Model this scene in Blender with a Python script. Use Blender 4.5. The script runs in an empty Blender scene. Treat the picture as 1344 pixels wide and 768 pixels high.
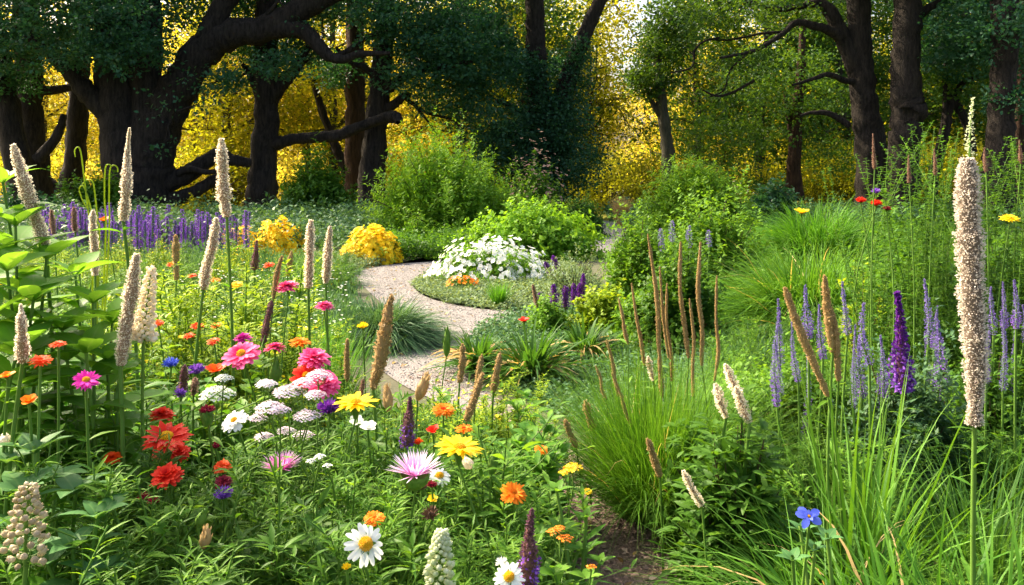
import bpy, bmesh, math
import numpy as np
from mathutils import Vector, Quaternion

# ------------------------------------------------------------------ camera, sky, sun, exposure
SC = bpy.context.scene
COL = SC.collection
F, H, HX, HY = 1120.0, 1.5, 672.0, 235.0      # focal length in photo pixels, eye height, horizon
cam_d = bpy.data.cameras.new('camera')
cam = bpy.data.objects.new('camera', cam_d)
COL.objects.link(cam)
cam.location = (0, 0, H)
cam.rotation_euler = (math.radians(90), 0, 0)
cam_d.sensor_width = 36
cam_d.lens = 36 * F / 1344
cam_d.shift_y = -(384 - HY) / 1344
cam_d.clip_start = 0.05
cam_d.clip_end = 2000
SC.camera = cam

SUN_EL, SUN_AZ = 42.0, -58.0                  # azimuth measured from the view direction (+Y), negative = left
wd = bpy.data.worlds.new('World')
SC.world = wd
wd.use_nodes = True
nt = wd.node_tree
sky = nt.nodes.new('ShaderNodeTexSky')
sky.sky_type = 'NISHITA'
sky.sun_disc = False
sky.sun_elevation = math.radians(SUN_EL)
sky.sun_rotation = math.radians(SUN_AZ)
sky.dust_density = 8.0
sky.ozone_density = 0.2
sky.air_density = 1.0
nt.nodes['Background'].inputs['Strength'].default_value = 0.15
nt.links.new(sky.outputs[0], nt.nodes['Background'].inputs['Color'])
sun_d = bpy.data.lights.new('sun', 'SUN')
sun_d.energy = 3.4
sun_d.angle = math.radians(0.6)
sun_d.color = (1.0, 0.86, 0.62)
sun = bpy.data.objects.new('sun', sun_d)
COL.objects.link(sun)
a, e = math.radians(SUN_AZ), math.radians(SUN_EL)
to_sun = Vector((math.sin(a) * math.cos(e), math.cos(a) * math.cos(e), math.sin(e)))
sun.rotation_euler = to_sun.to_track_quat('Z', 'Y').to_euler()
sun.location = (-10, 10, 20)
vs = SC.view_settings
vs.view_transform = 'Standard'
vs.look = 'None'
vs.gamma = 1.0
vs.use_curve_mapping = False
vs.exposure = 1.68
SC.cycles.max_bounces = 8
SC.cycles.diffuse_bounces = 4
SC.cycles.transmission_bounces = 6
SC.cycles.sample_clamp_indirect = 6.0

rng = np.random.default_rng(11)
U = rng.uniform
N = rng.normal
PI = math.pi


def W(px, py, Y):                             # a point of the place seen at photo pixel (px, py), Y metres ahead
    return np.array(((px - HX) / F * Y, Y, H - (py - HY) / F * Y))


def G(px, py):                                # ground point seen at photo pixel
    Y = H * F / (py - HY)
    return np.array(((px - HX) / F * Y, Y, 0.0))


# ------------------------------------------------------------------ mesh collector
def nrm(v):
    return v / np.maximum(np.linalg.norm(v, axis=-1, keepdims=True), 1e-9)


class MB:
    def __init__(s):
        s.v, s.f, s.a, s.m, s.n = [], [], [], [], 0

    def add(s, V, Fc, A, mat=0):
        V = np.asarray(V, float).reshape(-1, 3)
        Fc = np.asarray(Fc, int).reshape(-1, 4)
        s.f.append(np.where(Fc >= 0, Fc + s.n, -1))
        s.v.append(V)
        s.a.append(np.broadcast_to(np.asarray(A, float), V.shape))
        s.m.append(np.full(len(Fc), mat, int))
        s.n += len(V)

    # n ribbons of k points: centre line P (n,k,3), side S (n,k,3), half width Wd (n,k); fold lifts the edges
    def ribbons(s, P, S, Wd, tint, mat=0, fold=0.0, up=None):
        n, k = P.shape[:2]
        if S.ndim == 2:
            S = np.repeat(S[:, None], k, 1)
        L = P - S * Wd[..., None]
        R = P + S * Wd[..., None]
        al = np.broadcast_to(np.linspace(0, 1, k), (n, k))
        tt = np.broadcast_to(np.asarray(tint).reshape(-1, 1), (n, k))
        if fold and up is not None:
            off = (up[:, None] if up.ndim == 2 else up) * (Wd * fold)[..., None]
            cols, ac = [L + off, P, R + off], [-1, 0, 1]
        else:
            cols, ac = [L, R], [-1, 1]
        c = len(cols)
        V = np.stack(cols, 2)                                        # n,k,c,3
        A = np.stack([np.stack([tt, al, np.full((n, k), float(x))], -1) for x in ac], 2)
        i = np.arange(n)[:, None, None] * k * c
        j = np.arange(k - 1)[None, :, None] * c
        q = np.arange(c - 1)[None, None]
        b = i + j + q
        Fc = np.stack([b, b + 1, b + 1 + c, b + c], -1).reshape(-1, 4)
        s.add(V.reshape(-1, 3), Fc, A.reshape(-1, 3), mat)

    # leaves/petals: base pos, direction, up, length, half width
    def leaves(s, pos, d, up, L, Wd, tint, prof=(.15, .8, 1, .7, .05), droop=0.15, fold=0.25, mat=0):
        n, k = len(pos), len(prof)
        d = nrm(d)
        side = nrm(np.cross(d, up))
        up2 = nrm(np.cross(side, d))
        L = np.broadcast_to(np.asarray(L, float), (n,))
        Wd = np.broadcast_to(np.asarray(Wd, float), (n,))
        dr = np.broadcast_to(np.asarray(droop, float), (n,))
        t = np.linspace(0, 1, k)
        P = pos[:, None] + d[:, None] * (L[:, None] * t)[..., None] - up2[:, None] * (dr[:, None] * L[:, None] * t ** 2)[..., None]
        s.ribbons(P, side, Wd[:, None] * np.asarray(prof)[None], tint, mat, fold, up2)

    # one quad diamond per leaf (far foliage)
    def diamonds(s, pos, d, up, L, Wd, tint, mat=0):
        n = len(pos)
        d = nrm(d)
        side = nrm(np.cross(d, up))
        up2 = np.cross(side, d)
        L = np.broadcast_to(np.asarray(L, float), (n,))[:, None]
        Wd = np.broadcast_to(np.asarray(Wd, float), (n,))[:, None]
        V = np.stack([pos, pos + d * L * .45 + side * Wd + up2 * Wd * .3, pos + d * L, pos + d * L * .45 - side * Wd + up2 * Wd * .3], 1)
        tt = np.broadcast_to(np.asarray(tint, float).reshape(-1), (n,))
        A = np.stack([np.stack([tt, np.full(n, al), np.full(n, ac)], -1) for al, ac in ((0., 0.), (.45, 1.), (1., 0.), (.45, -1.))], 1)
        s.add(V.reshape(-1, 3), np.arange(n * 4).reshape(-1, 4), A.reshape(-1, 3), mat)

    # n tubes of k points
    def tubes(s, P, R, tint=0.5, sides=5, mat=0, rough=0.0):
        P = np.asarray(P, float)
        if P.ndim == 2:
            P = P[None]
        n, k = P.shape[:2]
        R = np.broadcast_to(np.asarray(R, float), (n, k))
        T = nrm(np.gradient(P, axis=1))
        ref = np.where(np.abs(T[..., 2:3]) > .8, np.array([1., 0, 0]), np.array([0, 0, 1.]))
        ref = np.broadcast_to(ref[:, k // 2:k // 2 + 1], T.shape)
        X = nrm(np.cross(T, ref))
        Yv = np.cross(T, X)
        an = np.arange(sides) / sides * 2 * PI
        ring = X[:, :, None] * np.cos(an)[None, None, :, None] + Yv[:, :, None] * np.sin(an)[None, None, :, None]
        rr = R[:, :, None] * (1 + rough * N(size=(n, k, sides)))
        V = P[:, :, None] + ring * rr[..., None]
        al = np.broadcast_to(np.linspace(0, 1, k)[None, :, None], (n, k, sides))
        tt = np.broadcast_to(np.asarray(tint, float).reshape(-1, 1, 1), (n, k, sides))
        A = np.stack([tt, al, np.zeros_like(al)], -1)
        i = np.arange(n)[:, None, None] * k * sides
        j = np.arange(k - 1)[None, :, None] * sides
        q = np.arange(sides)[None, None]
        q2 = (q + 1) % sides
        Fc = np.stack(np.broadcast_arrays(i + j + q, i + j + q2, i + j + sides + q2, i + j + sides + q), -1).reshape(-1, 4)
        s.add(V.reshape(-1, 3), Fc, A.reshape(-1, 3), mat)

    # n little ellipsoids along direction d
    def blobs(s, pos, d, r, h, tint, mat=0, sides=6, rings=5):
        pos = np.asarray(pos, float)
        n = len(pos)
        t = np.linspace(0, PI, rings)
        r = np.broadcast_to(np.asarray(r, float), (n,))
        h = np.broadcast_to(np.asarray(h, float), (n,))
        d = nrm(np.asarray(d, float))
        P = pos[:, None] + d[:, None] * ((-np.cos(t))[None] * h[:, None])[..., None]
        s.tubes(P, np.maximum(np.sin(t), .02)[None] * r[:, None], tint, sides, mat)

    def lathe(s, zr, sides=16, tint=0.5, mat=0, rough=0.0):
        z = np.array([a for a, b in zr])
        r = np.array([b for a, b in zr])
        P = np.stack([np.zeros_like(z), np.zeros_like(z), z], -1)
        an = np.arange(sides) / sides * 2 * PI
        rr = r[:, None] * (1 + rough * N(size=(len(z), sides)))
        V = np.stack([rr * np.cos(an), rr * np.sin(an), np.broadcast_to(z[:, None], rr.shape)], -1)
        k = len(z)
        j = np.arange(k - 1)[:, None] * sides
        q = np.arange(sides)[None]
        q2 = (q + 1) % sides
        Fc = np.stack([j + q, j + q2, j + sides + q2, j + sides + q], -1).reshape(-1, 4)
        A = np.stack([np.full(rr.shape, tint), np.broadcast_to(np.linspace(0, 1, k)[:, None], rr.shape), np.zeros_like(rr)], -1)
        s.add(V.reshape(-1, 3), Fc, A.reshape(-1, 3), mat)

    def mesh(s, name, mats):
        V = np.concatenate(s.v)
        Fc = np.concatenate(s.f)
        A = np.concatenate(s.a)
        M = np.concatenate(s.m)
        me = bpy.data.meshes.new(name)
        tot = np.where(Fc[:, 3] < 0, 3, 4)
        li = Fc.reshape(-1)
        li = li[li >= 0]
        st = np.concatenate([[0], np.cumsum(tot)[:-1]])
        me.vertices.add(len(V))
        me.vertices.foreach_set('co', V.astype(np.float32).ravel())
        me.loops.add(len(li))
        me.loops.foreach_set('vertex_index', li.astype(np.int32))
        me.polygons.add(len(Fc))
        me.polygons.foreach_set('loop_start', st.astype(np.int32))
        me.polygons.foreach_set('material_index', M.astype(np.int32))
        me.polygons.foreach_set('use_smooth', np.ones(len(Fc), bool))
        at = me.attributes.new('lf', 'FLOAT_VECTOR', 'POINT')
        at.data.foreach_set('vector', A.astype(np.float32).ravel())
        for m in (mats if isinstance(mats, (list, tuple)) else [mats]):
            me.materials.append(m)
        me.update(calc_edges=True)
        return me

    def build(s, name, mats, parent=None, loc=None, quat=None):
        o = bpy.data.objects.new(name, s.mesh(name, mats))
        COL.objects.link(o)
        if parent is not None:
            o.parent = parent
        if loc is not None:
            o.location = tuple(loc)
        if quat is not None:
            o.rotation_mode = 'QUATERNION'
            o.rotation_quaternion = quat
        return o


def tag(o, label, cat, group=None):
    o['label'] = label
    o['category'] = cat
    if group:
        o['group'] = group
    return o


def thing(name, label, cat, loc=(0, 0, 0), group=None):
    o = bpy.data.objects.new(name, None)
    o.empty_display_size = 0.1
    COL.objects.link(o)
    o.location = tuple(float(c) for c in loc)
    return tag(o, label, cat, group)


def copy_thing(root, loc, rotz=0.0, scale=1.0, label=None, group=None):
    r = root.copy()
    COL.objects.link(r)
    r.location = tuple(float(c) for c in loc)
    r.rotation_euler = (0, 0, rotz)
    r.scale = scale if isinstance(scale, tuple) else (scale,) * 3
    if label:
        r['label'] = label
    if group:
        r['group'] = group
    for ch in root.children:
        c = ch.copy()
        COL.objects.link(c)
        c.parent = r
        for g in ch.children:
            d = g.copy()
            COL.objects.link(d)
            d.parent = c
    return r


def structure(o):
    o['kind'] = 'structure'
    return o


def stuff(o, label, cat):
    o['kind'] = 'stuff'
    return tag(o, label, cat)


# ------------------------------------------------------------------ materials
def new_mat(name):
    m = bpy.data.materials.new(name)
    m.use_nodes = True
    t = m.node_tree
    t.nodes.clear()
    out = t.nodes.new('ShaderNodeOutputMaterial')
    return m, t, out


def node(t, kind, **kw):
    n = t.nodes.new(kind)
    for k, v in kw.items():
        if k in n.inputs.keys():
            n.inputs[k].default_value = v
        else:
            setattr(n, k, v)
    return n


def rgba(c):
    return (c[0], c[1], c[2], 1.0)


def leaf_mat(name, A, B, trans=0.38, tcol=None, spec=0.14, rough=0.5, tip=None, base=None, vein=0.0, objvar=0.12):
    """A..B by the leaf's own random tint; tip/base colours along the leaf; light passes through"""
    m, t, out = new_mat(name)
    at = node(t, 'ShaderNodeAttribute', attribute_name='lf')
    sp = node(t, 'ShaderNodeSeparateXYZ')
    t.links.new(at.outputs['Vector'], sp.inputs[0])
    mx = node(t, 'ShaderNodeMix', data_type='RGBA')
    mx.inputs[6].default_value = rgba(A)
    mx.inputs[7].default_value = rgba(B)
    t.links.new(sp.outputs[0], mx.inputs[0])
    col = mx.outputs[2]

    def along(col, c2, lo, hi):
        r = node(t, 'ShaderNodeMapRange')
        r.inputs[1].default_value = lo
        r.inputs[2].default_value = hi
        t.links.new(sp.outputs[1], r.inputs[0])
        x = node(t, 'ShaderNodeMix', data_type='RGBA')
        t.links.new(r.outputs[0], x.inputs[0])
        t.links.new(col, x.inputs[6])
        x.inputs[7].default_value = rgba(c2)
        return x.outputs[2]
    if tip:
        col = along(col, tip, .55, 1.0)
    if base:
        col = along(col, base, .45, 0.0)
    if vein:
        ab = node(t, 'ShaderNodeMath', operation='ABSOLUTE')
        t.links.new(sp.outputs[2], ab.inputs[0])
        r = node(t, 'ShaderNodeMapRange')
        r.inputs[1].default_value = 0.0
        r.inputs[2].default_value = 0.16
        r.inputs[3].default_value = vein
        r.inputs[4].default_value = 0.0
        t.links.new(ab.outputs[0], r.inputs[0])
        x = node(t, 'ShaderNodeMix', data_type='RGBA')
        t.links.new(r.outputs[0], x.inputs[0])
        t.links.new(col, x.inputs[6])
        x.inputs[7].default_value = (.25, .36, .12, 1)
        col = x.outputs[2]
    oi = node(t, 'ShaderNodeObjectInfo')
    r = node(t, 'ShaderNodeMapRange')
    r.inputs[3].default_value = 1 - objvar
    r.inputs[4].default_value = 1 + objvar
    t.links.new(oi.outputs['Random'], r.inputs[0])
    hs = node(t, 'ShaderNodeHueSaturation')
    t.links.new(r.outputs[0], hs.inputs['Value'])
    t.links.new(col, hs.inputs['Color'])
    col = hs.outputs[0]
    pr = node(t, 'ShaderNodeBsdfPrincipled', Roughness=rough)
    pr.inputs['Specular IOR Level'].default_value = spec
    t.links.new(col, pr.inputs['Base Color'])
    if trans > 0:
        tr = node(t, 'ShaderNodeBsdfTranslucent')
        tm = node(t, 'ShaderNodeMix', data_type='RGBA', blend_type='MULTIPLY')
        tm.inputs[0].default_value = 1.0
        tm.inputs[7].default_value = rgba(tcol or (1.9, 1.65, .7))
        t.links.new(col, tm.inputs[6])
        t.links.new(tm.outputs[2], tr.inputs[0])
        ms = node(t, 'ShaderNodeMixShader')
        ms.inputs[0].default_value = trans
        t.links.new(pr.outputs[0], ms.inputs[1])
        t.links.new(tr.outputs[0], ms.inputs[2])
        t.links.new(ms.outputs[0], out.inputs[0])
    else:
        t.links.new(pr.outputs[0], out.inputs[0])
    return m


def solid_mat(name, A, B, scale=8.0, rough=0.8, bump=0.3, stretch=(1, 1, 1), bscale=None, dist=0.02):
    m, t, out = new_mat(name)
    tc = node(t, 'ShaderNodeTexCoord')
    mp = node(t, 'ShaderNodeMapping')
    mp.inputs['Scale'].default_value = stretch
    t.links.new(tc.outputs['Object'], mp.inputs[0])
    nz = node(t, 'ShaderNodeTexNoise', Scale=scale, Detail=8.0, Roughness=0.65)
    t.links.new(mp.outputs[0], nz.inputs['Vector'])
    cr = node(t, 'ShaderNodeValToRGB')
    cr.color_ramp.elements[0].position = .32
    cr.color_ramp.elements[1].position = .68
    cr.color_ramp.elements[0].color = rgba(A)
    cr.color_ramp.elements[1].color = rgba(B)
    t.links.new(nz.outputs[0], cr.inputs[0])
    pr = node(t, 'ShaderNodeBsdfPrincipled', Roughness=rough)
    pr.inputs['Specular IOR Level'].default_value = .2
    t.links.new(cr.outputs[0], pr.inputs['Base Color'])
    nb = node(t, 'ShaderNodeTexNoise', Scale=bscale or scale * 3, Detail=6.0, Roughness=.7)
    t.links.new(mp.outputs[0], nb.inputs['Vector'])
    bp = node(t, 'ShaderNodeBump', Strength=bump, Distance=dist)
    t.links.new(nb.outputs[0], bp.inputs['Height'])
    t.links.new(bp.outputs[0], pr.inputs['Normal'])
    t.links.new(pr.outputs[0], out.inputs[0])
    return m


M = {}
M['bright'] = leaf_mat('bright_leaf', (.06, .17, .014), (.15, .29, .026))
M['mid'] = leaf_mat('mid_leaf', (.035, .11, .012), (.09, .2, .02))
M['broad'] = leaf_mat('broad_leaf', (.065, .20, .020), (.15, .32, .035), vein=.3, spec=.16, rough=.45, trans=.5)
M['bluebroad'] = leaf_mat('blue_green_leaf', (.045, .14, .04), (.085, .2, .06), vein=.25, spec=.14, rough=.5, trans=.28)
M['bluegrass'] = leaf_mat('blue_green_blade', (.045, .12, .045), (.1, .2, .085), trans=.25)
M['grass'] = leaf_mat('grass_blade', (.04, .14, .012), (.10, .25, .02), trans=.33, tcol=(1.6, 1.6, .6), tip=(.11, .25, .03))
M['fountain'] = leaf_mat('fountain_blade', (.022, .09, .008), (.10, .25, .02), trans=.3, tip=(.13, .27, .03))
M['darkgrass'] = leaf_mat('deep_green_blade', (.025, .085, .012), (.06, .15, .02))
M['bush'] = leaf_mat('fresh_shrub_leaf', (.07, .20, .014), (.19, .35, .028), trans=.4)
M['lime'] = leaf_mat('lime_leaf', (.15, .28, .015), (.30, .40, .025))
M['dark'] = leaf_mat('dark_canopy_leaf', (.018, .07, .038), (.05, .13, .062), trans=.35, spec=.2, tcol=(1.6, 1.7, .6))
M['canopy'] = leaf_mat('canopy_leaf', (.022, .075, .018), (.07, .15, .022), trans=.42, tcol=(2.4, 1.8, .5), spec=.15)
M['gold'] = leaf_mat('backlit_gold_leaf', (.26, .24, .03), (.82, .68, .10), trans=.6, tcol=(1.5, 1.42, .75), spec=.1)  # gold glow of the sun behind the trees, put into the leaf colour
M['olive'] = leaf_mat('olive_gold_leaf', (.13, .17, .015), (.42, .40, .03), trans=.58, tcol=(1.8, 1.65, .6), spec=.1)
M['sage'] = leaf_mat('sage_leaf', (.10, .17, .07), (.2, .28, .13), trans=.25)
M['straw'] = leaf_mat('straw', (.42, .30, .12), (.62, .48, .24), trans=.3)
M['deadleaf'] = leaf_mat('dead_leaf', (.38, .24, .08), (.6, .44, .2), trans=.3)
M['stem'] = leaf_mat('green_stem', (.07, .16, .02), (.14, .24, .04), trans=0)
M['twig'] = leaf_mat('brown_twig', (.05, .035, .02), (.1, .07, .04), trans=0)
M['bark'] = solid_mat('dark_bark', (.012, .010, .009), (.058, .045, .036), scale=3, rough=.95, bump=1.0, stretch=(4, 4, .7), bscale=8, dist=.12)
M['redbark'] = solid_mat('reddish_bark', (.03, .018, .012), (.10, .055, .035), scale=3, rough=.95, bump=1.0, stretch=(4, 4, .7), bscale=8, dist=.12)
M['greybark'] = solid_mat('grey_bark', (.035, .035, .025), (.10, .09, .065), scale=3, rough=.95, bump=.8, stretch=(4, 4, .8), bscale=8, dist=.08)


def petal(name, A, B, tip=None, base=None, trans=.3):
    M[name] = leaf_mat(name + '_petal', A, B, trans=trans, tcol=(1.25, 1.25, 1.25), spec=.15, tip=tip, base=base, objvar=.05)


petal('pink', (.70, .018, .14), (.9, .07, .28), tip=(.9, .16, .38), base=(.5, .01, .1))
petal('magenta', (.62, .012, .32), (.8, .05, .45))
petal('red', (.62, .006, .005), (.86, .035, .012), tip=(.9, .07, .03), base=(.5, .005, .005))
petal('orangered', (.8, .06, .006), (.9, .13, .012))
petal('orange', (.85, .2, .006), (.95, .34, .02))
petal('yellow', (.88, .60, .008), (.95, .74, .03))
petal('bigcream', (.50, .43, .35), (.84, .78, .70), trans=.4)
petal('white', (.78, .78, .74), (.88, .88, .84), base=(.7, .74, .5))
petal('palepink', (.74, .58, .68), (.9, .8, .86))
petal('thistle', (.75, .42, .68), (.85, .58, .8), tip=(.9, .86, .9), base=(.62, .06, .42))
petal('hotthistle', (.72, .16, .5), (.8, .3, .62), tip=(.9, .66, .85), base=(.6, .06, .4))
petal('violet', (.15, .05, .38), (.34, .14, .60))
petal('deepviolet', (.09, .015, .2), (.2, .04, .36))
petal('lavender', (.15, .10, .36), (.38, .30, .60))
petal('blue', (.05, .08, .5), (.12, .17, .66))
petal('maroon', (.16, .008, .02), (.34, .02, .05))
petal('disc', (.75, .36, .008), (.9, .52, .02), trans=0)
petal('brown', (.10, .05, .03), (.22, .12, .07), trans=0)
petal('cream', (.74, .64, .48), (.9, .84, .72), trans=.45)
petal('cream_core', (.22, .14, .085), (.36, .25, .15), trans=0)
petal('big_core', (.08, .06, .045), (.19, .145, .105), trans=0)
petal('budcream', (.40, .33, .18), (.74, .66, .48), tip=(.5, .36, .22))
petal('tan', (.36, .24, .1), (.58, .42, .2))
petal('tan_core', (.2, .13, .05), (.33, .22, .09), trans=0)
petal('greencream', (.55, .62, .34), (.8, .8, .58))
petal('drypurple', (.12, .05, .08), (.25, .12, .16))
petal('dusky', (.26, .15, .1), (.45, .3, .22))


# ------------------------------------------------------------------ generators
def catmull(P, sub=6):
    P = np.asarray(P, float)
    Q = np.vstack([2 * P[0] - P[1], P, 2 * P[-1] - P[-2]])
    out = []
    for i in range(len(P) - 1):
        p0, p1, p2, p3 = Q[i:i + 4]
        for t in np.linspace(0, 1, sub, endpoint=False):
            out.append(.5 * ((2 * p1) + (p2 - p0) * t + (2 * p0 - 5 * p1 + 4 * p2 - p3) * t * t + (3 * p1 - p0 - 3 * p2 + p3) * t ** 3))
    out.append(P[-1])
    return np.array(out)


def rand_dirs(n, zlo=-1, zhi=1):
    z = U(zlo, zhi, n)
    a = U(0, 2 * PI, n)
    r = np.sqrt(1 - z * z)
    return np.stack([r * np.cos(a), r * np.sin(a), z], -1)


def limb(mb, pts, Y, mat=0, sub=6, sides=14, dy=0.0, rough=.05):
    """a limb along photo pixels (px, py, width px) at a depth of Y metres, leaning dy metres towards us over its length"""
    p = np.array(pts, float)
    yy = Y - np.linspace(0, dy, len(p))
    P = np.stack([(p[:, 0] - HX) / F * yy, yy, H - (p[:, 1] - HY) / F * yy, p[:, 2] / 2 / F * yy], -1)
    Q = catmull(P, sub)
    R = np.maximum(Q[:, 3], .015)
    amp = np.minimum(R * .05, .03)
    nz_ = N(size=(len(Q), 3)) * amp[:, None]
    nz_ -= (nz_ * nrm(np.gradient(Q[:, :3], axis=0))).sum(-1, keepdims=True) * nrm(np.gradient(Q[:, :3], axis=0))
    Q[1:-1, :3] += nz_[1:-1]
    R = R * (1 + .035 * N(size=len(R)))
    mb.tubes(Q[None, :, :3], R[None], .5, sides, mat, rough)
    return Q[:, :3]


def twiggy(mb, start, d, L, R, depth=2, mat=0, out=None):
    """a recursive bough with thin twigs"""
    k = 7
    P = [np.array(start, float)]
    d = np.array(d, float) / np.linalg.norm(d)
    for i in range(k - 1):
        d = d + N(size=3) * .22 + np.array([0, 0, .03])
        d /= np.linalg.norm(d)
        P.append(P[-1] + d * L / (k - 1))
    P = np.array(P)
    mb.tubes(P[None], np.linspace(R, R * .3, k)[None], .5, 6, mat)
    if out is not None:
        out.append(P[-1])
    if depth > 0:
        for i in range(3):
            j = rng.integers(2, k)
            dd = d + N(size=3) * .8
            twiggy(mb, P[j], dd, L * .55, R * .45, depth - 1, mat, out)


def sprays(mb, C, per, spread, L, Wf=.33, flat=.35, mat=0, upmix=.7, tint_sd=.22):
    """leaf sprays: a flattened cloud of leaves round each centre"""
    C = np.asarray(C, float)
    n = len(C) * per
    tilt = nrm(np.array([0, 0, 1.]) + N(size=(len(C), 3)) * .35)
    off = N(size=(len(C), per, 3)) * spread
    h = (off * tilt[:, None]).sum(-1, keepdims=True)
    off = off - tilt[:, None] * h * (1 - flat)
    pos = (C[:, None] + off).reshape(-1, 3)
    d = nrm(off.reshape(-1, 3) + N(size=(n, 3)) * spread * .7)
    up = nrm(np.repeat(tilt, per, 0) * upmix + N(size=(n, 3)) * .5)
    ct = np.repeat(U(.15, .85, len(C)), per)
    l = L * U(.65, 1.3, n)
    mb.diamonds(pos, d, up, l, l * Wf, np.clip(ct + N(size=n) * tint_sd, 0, 1), mat)


def ell_points(n, c, r, inner=.25):
    d = rand_dirs(n)
    rad = U(inner ** 3, 1.0, n) ** (1 / 3)
    wob = 1 + .22 * np.sin(d[:, 0] * 5 + c[0]) * np.cos(d[:, 2] * 4 + c[1]) + .1 * N(size=n)
    return np.asarray(c) + d * np.asarray(r) * (rad * wob)[:, None]


def crown(mb, ells, L, dens=1.0, per=26, spread=None, mat=0, flat=.35):
    """ells: (px, py, rx px, ry px, depth radius m, Y)"""
    for (px, py, rx, ry, rd, Y) in ells:
        c = W(px, py, Y)
        r = np.array([rx / F * Y, rd, ry / F * Y])
        s = spread or max(.22, .12 * min(r[0], r[2]))
        area = r[0] * r[2] * PI
        n = max(4, int(dens * area * 4.2 / (per * L * L * .3)))
        sprays(mb, ell_points(n, c, r), per, s, L, mat=mat, flat=flat)


def blades(mb, base, az, lean, L, Wd, droop, tint, k=6, mat=0):
    n = len(base)
    hd = np.stack([np.cos(az), np.sin(az), np.zeros(n)], -1)
    d = hd * np.sin(lean)[:, None] + np.array([0, 0, 1.]) * np.cos(lean)[:, None]
    t = np.linspace(0, 1, k)
    P = base[:, None] + d[:, None] * (L[:, None] * t)[..., None]
    P = P + hd[:, None] * (L * droop * .35)[:, None, None] * (t ** 2)[None, :, None]
    P[..., 2] -= (L * droop)[:, None] * t ** 2.2
    P[..., 2] = np.maximum(P[..., 2], .01)
    S = nrm(np.cross(hd, np.array([0, 0, 1.])) + N(size=(n, 3)) * .35)
    prof = np.minimum(1, (1 - t) * 1.6) ** .8 * (.75 + .25 * np.sin(t * PI))
    prof[-1] = .04
    mb.ribbons(P, S, Wd[:, None] * prof[None], tint, mat)


def grass_clump(name, mat, n, r0, h, Wd, lean=(.05, 1.1), droop=(.15, .5), parent=None, k=6, straw=0.0, loc=None):
    mb = MB()
    a = U(0, 2 * PI, n)
    rr = r0 * np.sqrt(U(0, 1, n))
    base = np.stack([rr * np.cos(a), rr * np.sin(a), np.zeros(n)], -1)
    az = a + N(size=n) * .7
    le = lean[0] + (lean[1] - lean[0]) * U(0, 1, n) ** 1.1
    L = h * U(.65, 1.12, n)
    m = np.zeros(n, int)
    ns = int(n * straw)
    for sl, mi in ((slice(ns, n), 0), (slice(0, ns), 1)):
        if sl.stop > sl.start:
            q = sl.stop - sl.start
            blades(mb, base[sl], az[sl], le[sl], L[sl], Wd * U(.6, 1.3, q), U(*droop, q), U(0, 1, q), k, mi)
    return mb.build(name, [mat, M['straw']], parent, loc)


def shoot_bush(parent, mat, rx, ry, h, shoots, per, L, Wd, name='foliage', twigs=True, zlo=-.05, upright=.35,
               wob=.18, diamond=True, prof=(.15, .9, 1, .6, .05), z0=0.0, along=.42, inner=.5):
    """a rounded shrub: leafy shoots radiating to an uneven dome, a looser dark inside"""
    mb = MB()
    d = rand_dirs(shoots, zlo, 1)
    lump = 1 + wob * np.sin(d[:, 0] * 4.3 + rx * 9) * np.cos(d[:, 1] * 3.7 + h * 5) + wob * .8 * N(size=shoots)
    tip = d * np.array([rx, ry, h]) * lump[:, None]
    tip[:, 2] = np.maximum(tip[:, 2], .02) + z0
    root = tip * np.array([1 - along, 1 - along, 1 - along * (1 + upright * .6)])
    root[:, 2] = np.maximum(root[:, 2] - h * .1 * upright, 0.0)
    t = U(0, 1, (shoots, per)) ** .8
    sd = nrm(tip - root)
    pos = root[:, None] + (tip - root)[:, None] * t[..., None] + N(size=(shoots, per, 3)) * L * .25
    az = U(0, 2 * PI, (shoots, per))
    ref = nrm(np.cross(sd, N(size=(shoots, 3))))
    r2 = np.cross(sd, ref)
    ld = nrm(sd[:, None] * U(.2, .8, (shoots, per))[..., None] + ref[:, None] * np.cos(az)[..., None] + r2[:, None] * np.sin(az)[..., None])
    n = shoots * per
    up = nrm(np.repeat(sd, per, 0) * .6 + np.array([0, 0, .6]) + N(size=(n, 3)) * .35)
    tint = np.clip(np.repeat(U(.1, .8, shoots), per) * .6 + t.ravel() * .4 + N(size=n) * .12, 0, 1)
    ll = L * U(.6, 1.25, n)
    if diamond:
        mb.diamonds(pos.reshape(-1, 3), ld.reshape(-1, 3), up, ll, ll * Wd / L, tint)
    else:
        mb.leaves(pos.reshape(-1, 3), ld.reshape(-1, 3), up, ll, ll * Wd / L, tint, prof, .25)
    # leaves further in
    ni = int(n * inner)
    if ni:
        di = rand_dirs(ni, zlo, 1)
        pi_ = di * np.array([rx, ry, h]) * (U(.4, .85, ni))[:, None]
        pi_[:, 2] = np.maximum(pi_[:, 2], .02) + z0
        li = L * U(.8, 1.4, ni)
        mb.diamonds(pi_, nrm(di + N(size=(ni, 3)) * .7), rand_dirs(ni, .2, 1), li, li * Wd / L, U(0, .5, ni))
    o = mb.build(name, mat, parent)
    if twigs:
        tb = MB()
        m = min(shoots, 60)
        T = tip[:m]
        k = np.linspace(0, 1, 5)
        P = T[:, None] * k[None, :, None] ** np.array([1.3, 1.3, .9]) * .92
        tb.tubes(P, (max(.004, .012 * h) * (1 - k * .8))[None], .5, 4)
        tb.build('branches', M['twig'], parent)
    return o


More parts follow.
